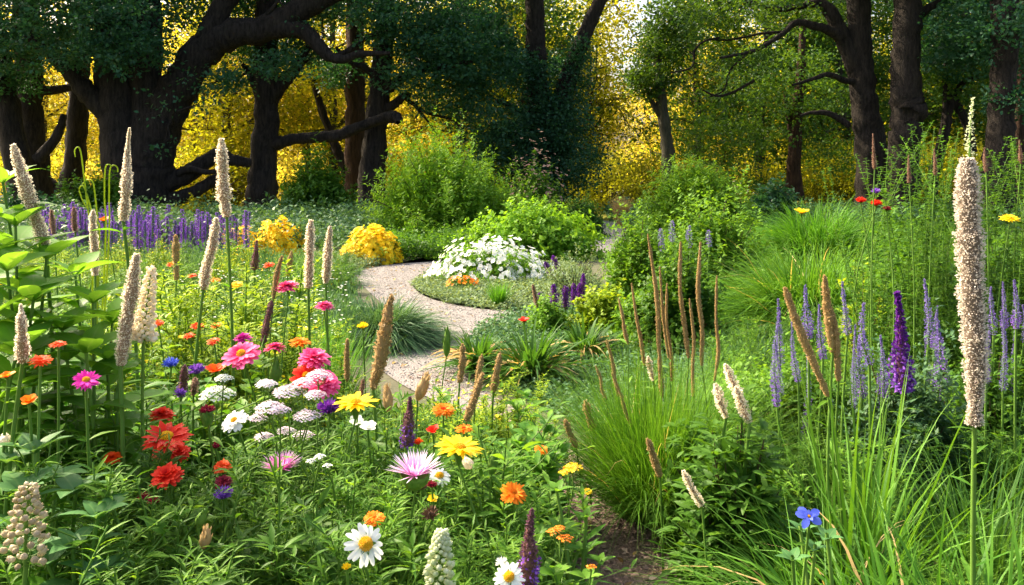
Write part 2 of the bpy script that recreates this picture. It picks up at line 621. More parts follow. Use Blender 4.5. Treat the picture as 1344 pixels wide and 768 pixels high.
def stem_leaves(mb, P, n, L, Wd, lo=.05, hi=.9, prof=(.15, .8, 1, .6, .05), elev=.6, mat=0, droop=.3, fold=.3, tint=(0, 1)):
    """leaves along the stem poly-line P"""
    P = np.asarray(P)
    t = np.sort(U(lo, hi, n))
    x = t * (len(P) - 1)
    i = np.minimum(x.astype(int), len(P) - 2)
    pos = P[i] + (P[i + 1] - P[i]) * (x - i)[:, None]
    a = np.arange(n) * 2.4 + U(0, 6) + N(size=n) * .3
    d = np.stack([np.cos(a), np.sin(a), np.full(n, 1.) * np.tan(elev) + N(size=n) * .2], -1)
    l = L * U(.6, 1.2, n) * (1.1 - .5 * t)
    mb.leaves(pos, d, np.broadcast_to(np.array([0, 0, 1.]), d.shape) + N(size=d.shape) * .2, l, l * Wd / L, U(*tint, n), prof, droop, fold, mat)


def curve_stem(p0, p1, k=9, bow=.06):
    p0, p1 = np.asarray(p0, float), np.asarray(p1, float)
    L = np.linalg.norm(p1 - p0)
    b = N(size=3) * bow * L
    b[2] = 0
    t = np.linspace(0, 1, k)[:, None]
    return p0 + (p1 - p0) * np.concatenate([t ** 1.2, t ** 1.2, t], 1) + b * np.sin(t * PI) * 1.0


# ------------------------------------------------------------------ the setting
gm, t, out = new_mat('garden_ground')
tc = node(t, 'ShaderNodeTexCoord')
n1 = node(t, 'ShaderNodeTexNoise', Scale=.35, Detail=5.0)
n2 = node(t, 'ShaderNodeTexNoise', Scale=9.0, Detail=8.0)
t.links.new(tc.outputs['Object'], n1.inputs['Vector'])
t.links.new(tc.outputs['Object'], n2.inputs['Vector'])
c1 = node(t, 'ShaderNodeValToRGB')
c1.color_ramp.elements[0].color = (.035, .025, .016, 1)
c1.color_ramp.elements[1].color = (.13, .095, .062, 1)
t.links.new(n2.outputs[0], c1.inputs[0])
c2 = node(t, 'ShaderNodeMix', data_type='RGBA')
t.links.new(n1.outputs[0], c2.inputs[0])
t.links.new(c1.outputs[0], c2.inputs[6])
c2.inputs[7].default_value = (.05, .075, .02, 1)
pr = node(t, 'ShaderNodeBsdfPrincipled', Roughness=.95)
t.links.new(c2.outputs[2], pr.inputs['Base Color'])
bp = node(t, 'ShaderNodeBump', Strength=.8, Distance=.03)
t.links.new(n2.outputs[0], bp.inputs['Height'])
t.links.new(bp.outputs[0], pr.inputs['Normal'])
t.links.new(pr.outputs[0], out.inputs[0])


def sheet(name, outline, z, mat, sub=5, closed=True):
    P = np.array(outline, float)
    if sub:
        Q = np.vstack([P, P[:1]])
        P = catmull(Q, sub)[:-1]
    bm = bmesh.new()
    vs_ = [bm.verts.new((p[0], p[1], z)) for p in P]
    f = bm.faces.new(vs_)
    bmesh.ops.triangulate(bm, faces=[f])
    me = bpy.data.meshes.new(name)
    bm.to_mesh(me)
    bm.free()
    me.materials.append(mat)
    o = bpy.data.objects.new(name, me)
    COL.objects.link(o)
    if me.polygons[0].normal.z < 0:
        me.flip_normals()
    return o, P


g, _ = sheet('ground', [(-400, -60), (400, -60), (400, 900), (-400, 900)], 0, gm, 0)
structure(g)
lawnm = solid_mat('sunny_lawn', (.10, .13, .015), (.30, .26, .025), scale=2.0, rough=.95, bump=.5)
o, _ = sheet('lawn', [(-60, 31), (-10, 29), (2, 24), (7, 24), (14, 30), (60, 31), (60, 75), (-60, 75)], .004, lawnm, 0)
structure(o)

PATH = [(.92, 1.6), (.86, 2.4), (.76, 3.0), (.64, 3.5), (.50, 4.2), (.25, 4.9), (-.05, 5.7), (-.36, 6.5), (-.48, 7.3), (-.36, 8.3), (-.06, 9.2), (.35, 9.62),
        (-.19, 9.72), (-.65, 10.1), (-1.08, 10.8), (-1.38, 11.9), (-1.4, 12.8), (-1.28, 13.9), (-.9, 14.6), (0, 15.0), (1.2, 16.2), (2.4, 18.5),
        (2.95, 21), (3.3, 24), (3.5, 30), (2.6, 30), (2.4, 24), (2.05, 21), (1.5, 18.8), (.6, 16.8), (-.4, 15.9), (-1.3, 15.5), (-2.0, 15.0), (-2.4, 14.2),
        (-2.4, 13.2), (-2.1, 12.0), (-1.8, 11.0), (-1.5, 10), (-1.35, 9), (-1.25, 8), (-1.12, 7), (-.8, 6.2), (-.3, 5.4), (.02, 4.6), (.2, 3.8),
        (.26, 3.0), (.26, 2.4), (.26, 1.6)]
pm, t, out = new_mat('path_gravel')
tc = node(t, 'ShaderNodeTexCoord')
sp = node(t, 'ShaderNodeSeparateXYZ')
t.links.new(tc.outputs['Object'], sp.inputs[0])
nz = node(t, 'ShaderNodeTexNoise', Scale=55.0, Detail=6.0, Roughness=.8)
nb = node(t, 'ShaderNodeTexNoise', Scale=1.6, Detail=4.0)
vo = node(t, 'ShaderNodeTexVoronoi', Scale=70.0)
for x in (nz, nb, vo):
    t.links.new(tc.outputs['Object'], x.inputs['Vector'])
gr = node(t, 'ShaderNodeValToRGB')
gr.color_ramp.elements[0].position = .3
gr.color_ramp.elements[1].position = .72
gr.color_ramp.elements[0].color = (.20, .18, .168, 1)
gr.color_ramp.elements[1].color = (.30, .272, .255, 1)
t.links.new(nz.outputs[0], gr.inputs[0])
mu = node(t, 'ShaderNodeValToRGB')
mu.color_ramp.elements[0].position = .3
mu.color_ramp.elements[1].position = .75
mu.color_ramp.elements[0].color = (.09, .055, .045, 1)
mu.color_ramp.elements[1].color = (.36, .24, .20, 1)
t.links.new(nz.outputs[0], mu.inputs[0])
ad = node(t, 'ShaderNodeMath', operation='MULTIPLY_ADD')
ad.inputs[1].default_value = 1.6
t.links.new(nb.outputs[0], ad.inputs[0])
t.links.new(sp.outputs[1], ad.inputs[2])
mr = node(t, 'ShaderNodeMapRange')
mr.inputs[1].default_value = 5.4
mr.inputs[2].default_value = 6.6
t.links.new(ad.outputs[0], mr.inputs[0])
mx = node(t, 'ShaderNodeMix', data_type='RGBA')
t.links.new(mr.outputs[0], mx.inputs[0])
t.links.new(mu.outputs[0], mx.inputs[6])
t.links.new(gr.outputs[0], mx.inputs[7])
mx2 = node(t, 'ShaderNodeMix', data_type='RGBA', blend_type='MULTIPLY')
mx2.inputs[0].default_value = .35
t.links.new(mx.outputs[2], mx2.inputs[6])
t.links.new(nb.outputs[0], mx2.inputs[7])
pr = node(t, 'ShaderNodeBsdfPrincipled', Roughness=.95)
t.links.new(mx2.outputs[2], pr.inputs['Base Color'])
bp = node(t, 'ShaderNodeBump', Strength=.9, Distance=.012)
t.links.new(vo.outputs[0], bp.inputs['Height'])
t.links.new(bp.outputs[0], pr.inputs['Normal'])
t.links.new(pr.outputs[0], out.inputs[0])
o, PP = sheet('path', PATH, .008, pm, 4)
structure(o)


def in_poly(x, y, P):
    c = np.zeros(len(x), bool)
    j = len(P) - 1
    for i in range(len(P)):
        xi, yi = P[i][:2]
        xj, yj = P[j][:2]
        k = ((yi > y) != (yj > y)) & (x < (xj - xi) * (y - yi) / (yj - yi + 1e-12) + xi)
        c ^= k
        j = i
    return c


def scatter(n, poly, avoid_path=True):
    P = np.array(poly, float)
    lo, hi = P.min(0), P.max(0)
    x, y = U(lo[0], hi[0], n), U(lo[1], hi[1], n)
    k = in_poly(x, y, P)
    if avoid_path:
        k &= ~in_poly(x + N(size=n) * .035, y + N(size=n) * .06, PP)
    return x[k], y[k]


# bark chips and stones lying on the path
x, y = scatter(9000, [(.1, 2.0), (1.1, 2.0), (.7, 4.6), (.3, 6.2), (-.9, 6.6), (-.3, 5.0)], False)
k = in_poly(x, y, PP)
x, y = x[k], y[k]
mb = MB()
d = rand_dirs(len(x), -.2, .3)
l = U(.008, .035, len(x))
mb.diamonds(np.stack([x, y, U(.010, .02, len(x))], -1), d, nrm(np.array([0, 0, 1.]) + N(size=(len(x), 3)) * .5), l, l * U(.15, .4, len(x)), U(0, 1, len(x)))
chip = leaf_mat('bark_chip', (.09, .05, .04), (.5, .36, .30), trans=0)
stuff(mb.build('bark_chips', chip), 'reddish brown bark chips strewn over the near end of the path', 'mulch')
x, y = scatter(16000, [(-2.6, 6), (.6, 6), (.6, 10), (-.9, 15.4), (-2.6, 15)], False)
k = in_poly(x, y, PP)
x, y = x[k], y[k]
mb = MB()
n = len(x)
mb.blobs(np.stack([x, y, np.full(n, .009)], -1), rand_dirs(n, .6, 1), U(.004, .011, n), U(.003, .007, n), U(0, 1, n), sides=5, rings=4)
peb = leaf_mat('pale_pebble', (.19, .17, .155), (.34, .31, .285), trans=0)
stuff(mb.build('gravel', peb), 'pale pinkish grey gravel loose on the winding path', 'gravel')


x, y = scatter(900, [(-2.6, 2), (1.1, 2), (.6, 10), (-.9, 15.4), (-2.6, 15)], False)
k = in_poly(x, y, PP)
x, y = x[k], y[k]
mb = MB()
n = len(x)
l = U(.025, .06, n)
mb.leaves(np.stack([x, y, np.full(n, .016)], -1), rand_dirs(n, -.05, .2), nrm(np.array([0, 0, 1.]) + N(size=(n, 3)) * .3), l, l * .28, U(0, 1, n), (.1, .8, 1, .6, .05), U(-.5, .3, n), .4)
stuff(mb.build('fallen_leaves', leaf_mat('fallen_leaf', (.12, .07, .03), (.42, .30, .10), trans=.2)), 'dry brown and yellow leaves fallen on the garden path', 'fallen leaves')


def carpet(name, poly, n, mat, h, L, Wd, label, cat, per=7, hv=.5, avoid=True, lean=1.0):
    """low leafy ground cover: a tuft of leaves at every scattered spot"""
    x, y = scatter(n, poly, avoid)
    m = len(x)
    hh = h * (1 - hv + hv * (np.sin(x * 3.1 + y * 1.7) * .5 + .5) + .25 * N(size=m))
    c = np.stack([x, y, np.maximum(hh, .015)], -1)
    C = np.repeat(c, per, 0)
    k = len(C)
    pos = C + N(size=(k, 3)) * np.array([L * .9, L * .9, h * .3])
    pos[:, 2] = np.maximum(pos[:, 2], .01)
    l = L * U(.6, 1.3, k)
    d = rand_dirs(k, -.2, .75) if lean >= 1 else nrm(rand_dirs(k, 0, 1) * lean + np.array([0, 0, 1.]))
    mb = MB()
    mb.diamonds(pos, d, nrm(np.array([0, 0, 1.]) + N(size=(k, 3)) * .5), l, l * Wd / L, np.clip(np.repeat(U(0, 1, m), per) * .5 + U(0, .5, k), 0, 1))
    return stuff(mb.build(name, mat), label, cat)


ISLAND = [(-1.42, 12.0), (-1.12, 10.82), (-.68, 10.06), (-.2, 9.66), (.4, 9.7), (.9, 9.6), (1.3, 10.5), (1.2, 12.5), (1.0, 14.5), (0, 14.9), (-.9, 14.5), (-1.3, 13.6)]
carpet('ground_cover', ISLAND, 9000, M['sage'], .065, .035, .013, 'grey green creeping ground cover on the island bed inside the path bend', 'ground cover', 6, avoid=False)
carpet('ground_cover', [(.35, 5.2), (.0, 5.9), (-.3, 6.6), (-.42, 7.3), (-.3, 8.3), (.05, 9.2), (.5, 9.6), (1.4, 9.2), (1.6, 6.5), (1.2, 4.4), (.8, 4.3)], 11000, M['bluegrass'],
       .085, .035, .011, 'blue green carpet of small leaves between the strappy clumps and the path', 'ground cover', 6)
carpet('ground_cover', [(-2.0, 15.2), (-1.2, 15.7), (-.3, 16.1), (.4, 17.0), (.2, 18.5), (-2.6, 18.0), (-3.0, 16.0)], 6000, M['mid'], .28, .06, .02,
       'low dark green hedge of ground cover along the far bend', 'ground cover', 6)
carpet('ground_cover', [(-3.1, 12.6), (-2.5, 13.2), (-2.5, 14.2), (-2.1, 15.1), (-3.4, 15.4), (-4.2, 13.5)], 4500, M['sage'], .13, .04, .014,
       'pale sage ground cover under the yellow bush beside the path', 'ground cover', 6)
carpet('meadow_plants', [(-7.5, 5.5), (-1.4, 6.0), (-1.35, 7.2), (-1.6, 9.0), (-2.2, 11.0), (-2.8, 12.6), (-3.4, 14), (-10, 14)], 17000, M['bluegrass'], .26, .055, .010,
       'mixed low green planting behind the flower bed', 'plants', 6, lean=.8)
carpet('meadow_plants', [(-13, 14), (-3.0, 15.3), (-2.9, 18), (-3.5, 26), (-20, 26)], 16000, M['bluegrass'], .5, .1, .03,
       'green herbaceous planting in the shade under the great oaks', 'plants', 6)
carpet('meadow_plants', [(1.2, 4.2), (1.5, 6.5), (1.3, 9.5), (1.5, 14), (3, 20), (12, 26), (12, 6), (5, 2.5), (1.3, 3)], 30000, M['mid'], .2, .055, .011,
       'tangled green undergrowth filling the right hand bed', 'plants', 6, lean=.8)
carpet('meadow_plants', [(-5, .6), (.1, .6), (.12, 3.2), (-.1, 4.3), (-.6, 5.1), (-1.3, 5.6), (-5, 6)], 16000, M['mid'], .11, .045, .010,
       'shaded green undergrowth at the foot of the flower bed', 'plants', 6, lean=.8)
carpet('meadow_plants', [(2.6, 24), (20, 24), (24, 34), (3.6, 33)], 7000, M['bluegrass'], .4, .14, .04, 'shady green planting at the foot of the right hand trees', 'plants', 6)

# ------------------------------------------------------------------ trees
print('trees')


def tree(label, trunks, crowns, leaf='dark', bark='bark', L=.145, dens=1.0, base=(0, 0), Y=30, group=None, per=26, boughs=(), spread=None, name='tree', flat=.35):
    bx = (base[0] - HX) / F * Y
    root = thing(name, label, 'tree', (bx, Y, 0), group)
    off = np.array((bx, Y, 0))
    mb = MB()
    ends = []
    for tk in trunks:
        pts, kw = tk if isinstance(tk, tuple) else (tk, {})
        limb(mb, pts, kw.get('Y', Y), dy=kw.get('dy', 0), sides=kw.get('sides', 14))
    for (px, py, d, Ln, R) in boughs:
        twiggy(mb, W(px, py, Y), d, Ln, R, 2, 0, ends)
    for i in range(len(mb.v)):
        mb.v[i] = mb.v[i] - off
    mb.build('trunk', M[bark], root)
    cb = MB()
    crown(cb, crowns, L, dens, per, spread, flat=flat)
    if ends:
        sprays(cb, np.array(ends), 10, .22, L)
    for i in range(len(cb.v)):
        cb.v[i] = cb.v[i] - off
    cb.build('crown', M[leaf], root)
    return root


BY = 292                                     # where trunks 30 m away meet the ground
# the great oak on the left
tree('massive dark oak with twin fused trunks and a thick limb arching to the right',
     [[(188, BY + 8, 96), (180, 262, 78), (168, 215, 66), (160, 165, 58), (152, 110, 48), (146, 40, 44), (142, -60, 40), (140, -200, 26)],
      [(186, BY + 8, 70), (193, 240, 62), (196, 190, 58), (194, 120, 44), (190, 40, 42), (188, -80, 36), (190, -220, 20)],
      [(196, 215, 60), (212, 160, 56), (235, 115, 50), (262, 72, 44), (300, 47, 40), (345, 38, 34), (395, 12, 32), (450, -14, 26), (520, -50, 18)],
      [(258, 80, 36), (276, 42, 32), (292, 8, 28), (318, -30, 24), (340, -100, 14)],
      ([(335, 40, 26), (376, 38, 24), (402, 44, 22), (420, 62, 18), (434, 75, 15), (452, 78, 11), (472, 71, 10), (512, 70, 5)], dict(dy=1.0)),
      ([(160, 180, 40), (138, 146, 30), (112, 118, 26), (88, 90, 22), (62, 66, 18), (36, 44, 14)], dict(dy=1.0)),
      ([(205, 245, 28), (240, 232, 24), (262, 218, 22), (285, 204, 18), (305, 210, 15), (330, 214, 12)], dict(dy=-.8)),
      ([(218, 264, 20), (250, 254, 17), (275, 240, 15), (300, 226, 10)], dict(dy=-.5)),
      ([(225, 232, 12), (248, 222, 9), (270, 226, 7), (292, 224, 5)], dict(dy=.5)),
      ([(440, 76, 10), (458, 66, 8), (480, 50, 6), (505, 40, 4)], {}), ([(392, 40, 9), (404, 20, 6), (424, 4, 4)], {})],
     [(60, 18, 80, 62, 3, 29), (165, 28, 60, 62, 3, 28.5), (-30, 60, 60, 60, 2, 29), (195, 60, 22, 26, 1.2, 28), (110, 70, 60, 22, 1.5, 28), (300, 105, 38, 14, 1, 29), (370, 85, 32, 20, 1, 29),
      (255, 14, 40, 20, 1.5, 31), (330, 8, 60, 20, 1.5, 32), (120, -150, 280, 110, 6, 30)], base=(190, 0), dens=.95, boughs=((330, 30, (1, -.2, .2), 2, .1), (212, 170, (1, -.4, .1), 2.4, .07)))
# trunks further left
tree('black oak trunk at the left edge leaning inwards beside a thicker one', [[(42, BY - 2, 54), (28, 240, 36), (14, 170, 31), (2, 100, 30), (-14, 20, 28), (-30, -120, 20)], ([(50, 210, 16), (75, 178, 12), (84, 150, 8)], {})],
     [(-40, -40, 120, 60, 4, 31), (20, 110, 22, 24, 1, 31)], base=(40, 0), Y=31)
tree('straight black trunk between the left edge and the great oak', [[(52, BY - 2, 48), (47, 230, 36), (41, 160, 32), (38, 90, 33), (34, 20, 32), (32, -120, 24)], ([(48, 120, 14), (72, 118, 12), (100, 114, 8)], {})],
     [(40, 50, 40, 24, 2, 33), (30, -80, 110, 60, 4, 33)], base=(50, 0), Y=33)
tree('slim dark trunk just left of the great oak with a curved foot', [[(96, BY - 6, 46), (92, 250, 36), (98, 215, 27), (102, 150, 26), (104, 80, 24), (104, -40, 20)], ([(92, 262, 30), (72, 250, 22), (58, 236, 20), (52, 215, 18)], {})],
     [(100, 50, 40, 26, 2, 35), (110, -60, 90, 50, 3, 35)], base=(96, 0), Y=35)
# second oak, with the low broken limb
tree('dark oak with a low horizontal limb ending in a broken stub', [[(340, BY - 8, 46), (342, 262, 40), (346, 220, 36), (350, 160, 33), (350, 100, 33), (350, 50, 30), (350, -60, 28), (350, -200, 16)],
     [(354, 130, 26), (368, 112, 18), (380, 100, 16), (392, 84, 12), (404, 62, 9), (410, 44, 6)], [(344, 122, 18), (333, 106, 12), (326, 94, 9), (318, 84, 5)],
     ([(355, 190, 20), (382, 184, 15), (412, 180, 15), (444, 178, 15), (472, 166, 14), (500, 157, 14), (514, 153, 16), (522, 156, 14), (522, 161, 5)], dict(dy=2.0))],
     [(345, 66, 36, 30, 1.6, 32), (330, -70, 150, 60, 4, 32), (395, 70, 34, 20, 1, 32), (420, 10, 50, 26, 1.6, 33)], base=(340, 0), Y=31.5, boughs=((385, 95, (.7, 0, .3), 2, .05), (326, 95, (-1, -.2, .1), 2.0, .05)))
# pair of trunks in the middle left
tree('reddish brown trunk of a slender tree behind the big green bush', [[(468, BY - 14, 34), (467, 240, 28), (466, 180, 26), (466, 120, 26), (466, 60, 24), (466, -60, 20)]], [(450, 92, 34, 26, 1.5, 36), (460, -40, 60, 50, 3, 36)],
     bark='redbark', base=(468, 0), Y=36)
tree('dark trunk with knotted side boughs beside the reddish one', [[(486, BY - 12, 46), (487, 245, 37), (492, 190, 31), (497, 130, 28), (502, 80, 26), (506, 20, 24), (510, -80, 20)],
     ([(498, 122, 17), (515, 112, 14), (532, 100, 12), (556, 90, 10), (590, 86, 8), (620, 80, 5)], dict(dy=1.5)), ([(494, 150, 15), (516, 138, 12), (530, 126, 10), (536, 124, 7)], dict(dy=.6)),
     ([(530, 128, 6), (560, 148, 4.5), (590, 156, 4), (606, 170, 3.5), (611, 190, 2.5)], dict(dy=.6, sides=6)), ([(545, 140, 4), (562, 160, 3), (575, 180, 2.4)], dict(dy=.3, sides=6)),
     ([(500, 112, 12), (480, 90, 9), (460, 82, 6), (440, 62, 4)], dict(dy=.8))],
     [(548, 40, 68, 46, 3, 31), (610, 60, 50, 60, 2.5, 31), (540, 100, 50, 20, 1.2, 30), (590, 128, 50, 30, 1.5, 31.5), (640, 90, 50, 40, 2, 32), (570, 60, 50, 40, 2, 30.5), (505, 20, 46, 30, 2, 30), (560, -60, 130, 60, 5, 31)], base=(486, 0), Y=31.5, dens=1.0)
tree('thin leaning trunk slanting behind the broken limb', [[(468, 268, 16), (455, 228, 14), (444, 200, 12), (434, 176, 11), (418, 130, 9), (408, 92, 6)]], [(420, 90, 34, 30, 1, 38)], leaf='olive', base=(468, 0), Y=38)
# ivy clad tree in the centre
tree('forked central tree whose two stems open in a V', [[(712, BY - 14, 56), (711, 240, 44), (708, 190, 38), (706, 140, 30), (704, 80, 27), (702, 20, 25), (700, -80, 20)],
     [(714, 215, 44), (728, 165, 34), (741, 120, 27), (754, 80, 23), (770, 40, 20), (790, -4, 17), (815, -60, 12)], ([(700, 160, 12), (685, 150, 9), (668, 138, 7), (650, 132, 5)], {})],
     [(688, 95, 40, 24, 1.5, 33), (730, 90, 22, 18, 1.2, 34), (640, 160, 40, 40, 2, 32), (700, -80, 150, 50, 5, 33), (655, 60, 30, 44, 1.4, 33), (630, 20, 40, 26, 1.6, 33)], base=(712, 0), Y=33, dens=.9)
rt = thing('climbing_ivy', 'thick dark ivy cloaking the fork and foot of the central tree', 'ivy', W(712, 288, 32.2) * np.array([1, 1, 0]))
cb = MB()
crown(cb, [(712, 215, 42, 52, 1.3, 32.2), (690, 170, 34, 34, 1.2, 32.2), (742, 160, 30, 48, 1.2, 32.4), (705, 120, 20, 46, .9, 32.5), (760, 90, 13, 46, .8, 32.6), (660, 205, 46, 36, 1.5, 31.8), (758, 212, 34, 34, 1.5, 31.8), (700, 262, 66, 22, 1.5, 31.6)], .13, 1.1, 22)
for i in range(len(cb.v)):
    cb.v[i] = cb.v[i] - np.array(rt.location)
cb.build('foliage', M['dark'], rt)
# right of centre: slim tree with a dark round crown
tree('slim grey tree with a rounded green crown in the bright gap', [[(880, 270, 24), (879, 230, 20), (876, 190, 17), (870, 150, 15), (866, 110, 12), (862, 60, 8)], ([(872, 160, 9), (858, 138, 7), (848, 118, 4)], {})],
     [(862, 92, 40, 34, 1.6, 36), (872, 50, 44, 32, 1.6, 36), (845, 112, 24, 20, 1, 36), (890, 20, 40, 30, 1.6, 36)], leaf='canopy', bark='greybark', base=(880, 0), Y=36, dens=1.0)
# right oaks
tree('dark oak on the right with long thin boughs reaching left', [[(1150, BY - 4, 58), (1148, 240, 46), (1143, 190, 39), (1136, 140, 34), (1130, 90, 31), (1128, 40, 30), (1126, -20, 28), (1124, -160, 20)],
     [(1134, 110, 30), (1119, 78, 24), (1106, 48, 21), (1092, 20, 18), (1076, 4, 13), (1050, 8, 10), (1020, 12, 8), (990, 4, 6), (960, -4, 4)],
     ([(1106, 50, 16), (1088, 40, 13), (1066, 33, 11), (1044, 30, 9), (1030, 42, 7), (1010, 56, 6), (985, 68, 5), (945, 76, 3)], dict(dy=1.2)),
     ([(1132, 108, 10), (1110, 106, 8), (1088, 98, 7), (1066, 104, 5), (1040, 112, 3)], dict(dy=1.0)), ([(985, 68, 4), (960, 90, 3), (950, 118, 2.5), (930, 128, 2)], dict(sides=6)),
     ([(945, 50, 4), (925, 54, 3.4), (912, 66, 3), (908, 88, 2.6), (880, 96, 2)], dict(sides=6)), ([(1030, 42, 5), (1000, 44, 4), (960, 52, 3.4), (928, 52, 2)], dict(sides=6)),
     ([(990, 106, 4.5), (960, 122, 4), (940, 126, 3.4), (922, 118, 2.4)], dict(sides=6)), ([(1115, 165, 9), (1090, 150, 8), (1066, 148, 5), (1050, 152, 3)], {})],
     [(960, 18, 60, 22, 2, 30), (1040, 12, 55, 26, 2, 31), (1100, 22, 34, 24, 1.5, 32), (930, 34, 40, 22, 1.5, 30), (1080, -80, 220, 60, 6, 31), (985, 84, 60, 16, 1.4, 30)], leaf='canopy', base=(1150, 0), Y=30.5, dens=.5)
tree('thick upright black trunk right of the spreading oak', [[(1180, BY - 8, 50), (1186, 250, 40), (1187, 200, 40), (1190, 160, 40), (1192, 145, 44), (1189, 120, 38), (1190, 60, 35), (1192, 0, 34), (1194, -160, 26)],
     ([(1194, 30, 16), (1220, 10, 10), (1250, -6, 6)], {})], [(1195, -70, 150, 56, 4, 29), (1260, 20, 60, 40, 2, 29), (1290, 76, 60, 34, 1.6, 29), (1240, 80, 40, 30, 1.6, 30)], base=(1180, 0), Y=29, dens=.7)
tree('thin crooked dark tree between the right hand trunks', [[(1222, 282, 16), (1224, 238, 15), (1232, 206, 14), (1240, 170, 13), (1246, 140, 12), (1258, 116, 9), (1274, 104, 7), (1300, 100, 4)], [(1238, 180, 10), (1242, 130, 8), (1240, 96, 7), (1244, 66, 4)], [(1250, 128, 12), (1262, 148, 11), (1272, 172, 11), (1278, 200, 9)]],
     [(1245, 110, 50, 22, 1.2, 30), (1280, 130, 40, 18, 1, 30)], leaf='canopy', base=(1222, 0), Y=30, dens=.6)
tree('broad black trunk near the right edge', [[(1306, BY, 48), (1308, 240, 42), (1313, 190, 35), (1316, 120, 32), (1318, 50, 34), (1318, -60, 28)]], [(1310, 40, 60, 40, 2, 27), (1330, 130, 30, 26, 1, 27), (1320, -60, 90, 50, 4, 28)], base=(1306, 0), Y=27, dens=.9)
tree('grey brown trunk cut off by the right edge', [[(1338, 286, 20), (1339, 200, 16), (1341, 100, 15), (1343, -60, 13)]], [(1350, 20, 50, 50, 2, 31)], bark='redbark', base=(1338, 0), Y=31)
tree('reddish trunk deep in the right hand green foliage', [[(1043, 262, 24), (1042, 220, 19), (1044, 180, 16), (1048, 130, 14), (1052, 80, 11), (1054, 20, 8)], [(1043, 200, 9), (1036, 160, 7), (1030, 120, 4)]],
     [(1000, 150, 80, 60, 3, 37), (1060, 110, 60, 60, 2.5, 37), (940, 180, 60, 44, 2.5, 38), (1090, 200, 34, 40, 2, 37), (1010, 90, 60, 34, 2, 37), (960, 230, 60, 30, 2, 36)], leaf='canopy', bark='redbark', base=(1043, 0), Y=37, dens=.33)

# golden trees beyond, lit from behind: one of each kind is built, the rest are copies
print('gold')


def back_tree(h, rx, seed_n, leaf, bark='greybark', L=.19, per=34):
    root = thing('tree', 'x', 'tree')
    mb = MB()
    P = catmull([(0, 0, 0), (.1 * N(), .1 * N(), h * .3), (.3 * N(), .3 * N(), h * .6), (.3 * N(), .3 * N(), h)], 5)
    mb.tubes(P[None], np.linspace(.30, .06, len(P))[None], .5, 8, 0, .05)
    ends = []
    for i in range(16):
        j = rng.integers(4, len(P))
        d = rand_dirs(1, -.1, .7)[0]
        twiggy(mb, P[j], d, rx * .85, .08, 1, 0, ends)
    mb.build('trunk', M[bark], root)
    cb = MB()
    ends = np.array(ends)
    C = np.concatenate([ends, ends + N(size=ends.shape) * .6, ell_points(seed_n, (0, 0, h * .55), (rx, rx * .55, h * .46), .5)])
    C = C[C[:, 2] > .6]
    sprays(cb, C, per, .45, L, flat=.3)
    cb.build('crown', M[leaf], root)
    return root


kinds = [back_tree(12, 3.4, 150, 'gold'), back_tree(10.0, 3.7, 160, 'gold'), back_tree(12.5, 3.6, 200, 'olive'), back_tree(14, 3.4, 280, 'canopy')]
KL = ['golden backlit tree glowing between the dark trunks', 'spreading golden yellow tree lit from behind', 'olive gold tree in the sunlit wood beyond the garden', 'deep green tree standing in the wood behind']
KG = ['golden trees beyond the oaks', 'golden trees beyond the oaks', 'olive trees beyond the oaks', 'green trees beyond the oaks']
first = [True] * 4
spots = []
for px, Y, k in [(-10, 52, 2), (60, 48, 1), (110, 56, 2), (180, 50, 0), (255, 46, 0), (285, 54, 1), (330, 48, 1), (400, 46, 0), (430, 55, 1), (480, 50, 0), (545, 52, 0), (560, 62, 1), (620, 56, 2), (660, 48, 2), (600, 44, 2), (300, 42, 2), (210, 58, 3), (440, 43, 2), (700, 60, 3), (690, 44, 3),
                 (730, 50, 2), (775, 58, 0), (770, 47, 2), (860, 66, 1), (905, 62, 0), (915, 48, 3), (950, 50, 2), (955, 64, 0), (1000, 46, 3), (1040, 58, 2), (1060, 64, 0), (1075, 48, 3), (1095, 60, 2), (1110, 44, 3), (1160, 54, 2),
                 (1230, 50, 2), (1225, 60, 0), (1190, 46, 3), (1270, 44, 3), (1300, 52, 2), (1350, 46, 3), (1390, 52, 3), (20, 62, 1), (-50, 48, 3)]:
    loc = ((px - HX) / F * Y, Y, 0)
    s = U(.85, 1.15)
    if first[k]:
        first[k] = False
        r = kinds[k]
        r.location, r.rotation_euler, r.scale = loc, (0, 0, U(0, 6)), (s, s, s)
        tag(r, KL[k], 'tree', KG[k])
    else:
        copy_thing(kinds[k], loc, U(0, 6), s, KL[k], KG[k])
# sunlit bushes under the golden trees
print('bushes')
def low_bush(leaf, rx, h):
    r = thing('sunlit_bush', 'x', 'bush')
    b1 = MB()
    C = ell_points(150, (0, 0, h * .45), (rx, rx * .7, h * .5), .5)
    C = C[C[:, 2] > .1]
    sprays(b1, C, 22, .3, .16, flat=.5)
    b1.build('foliage', M[leaf], r)
    tb = MB()
    e_ = C[:30]
    tb.tubes(np.stack([e_ * 0, e_ * [.4, .4, .6], e_], 1), np.array([[.05, .03, .01]]), .5, 4)
    tb.build('branches', M['twig'], r)
    return r


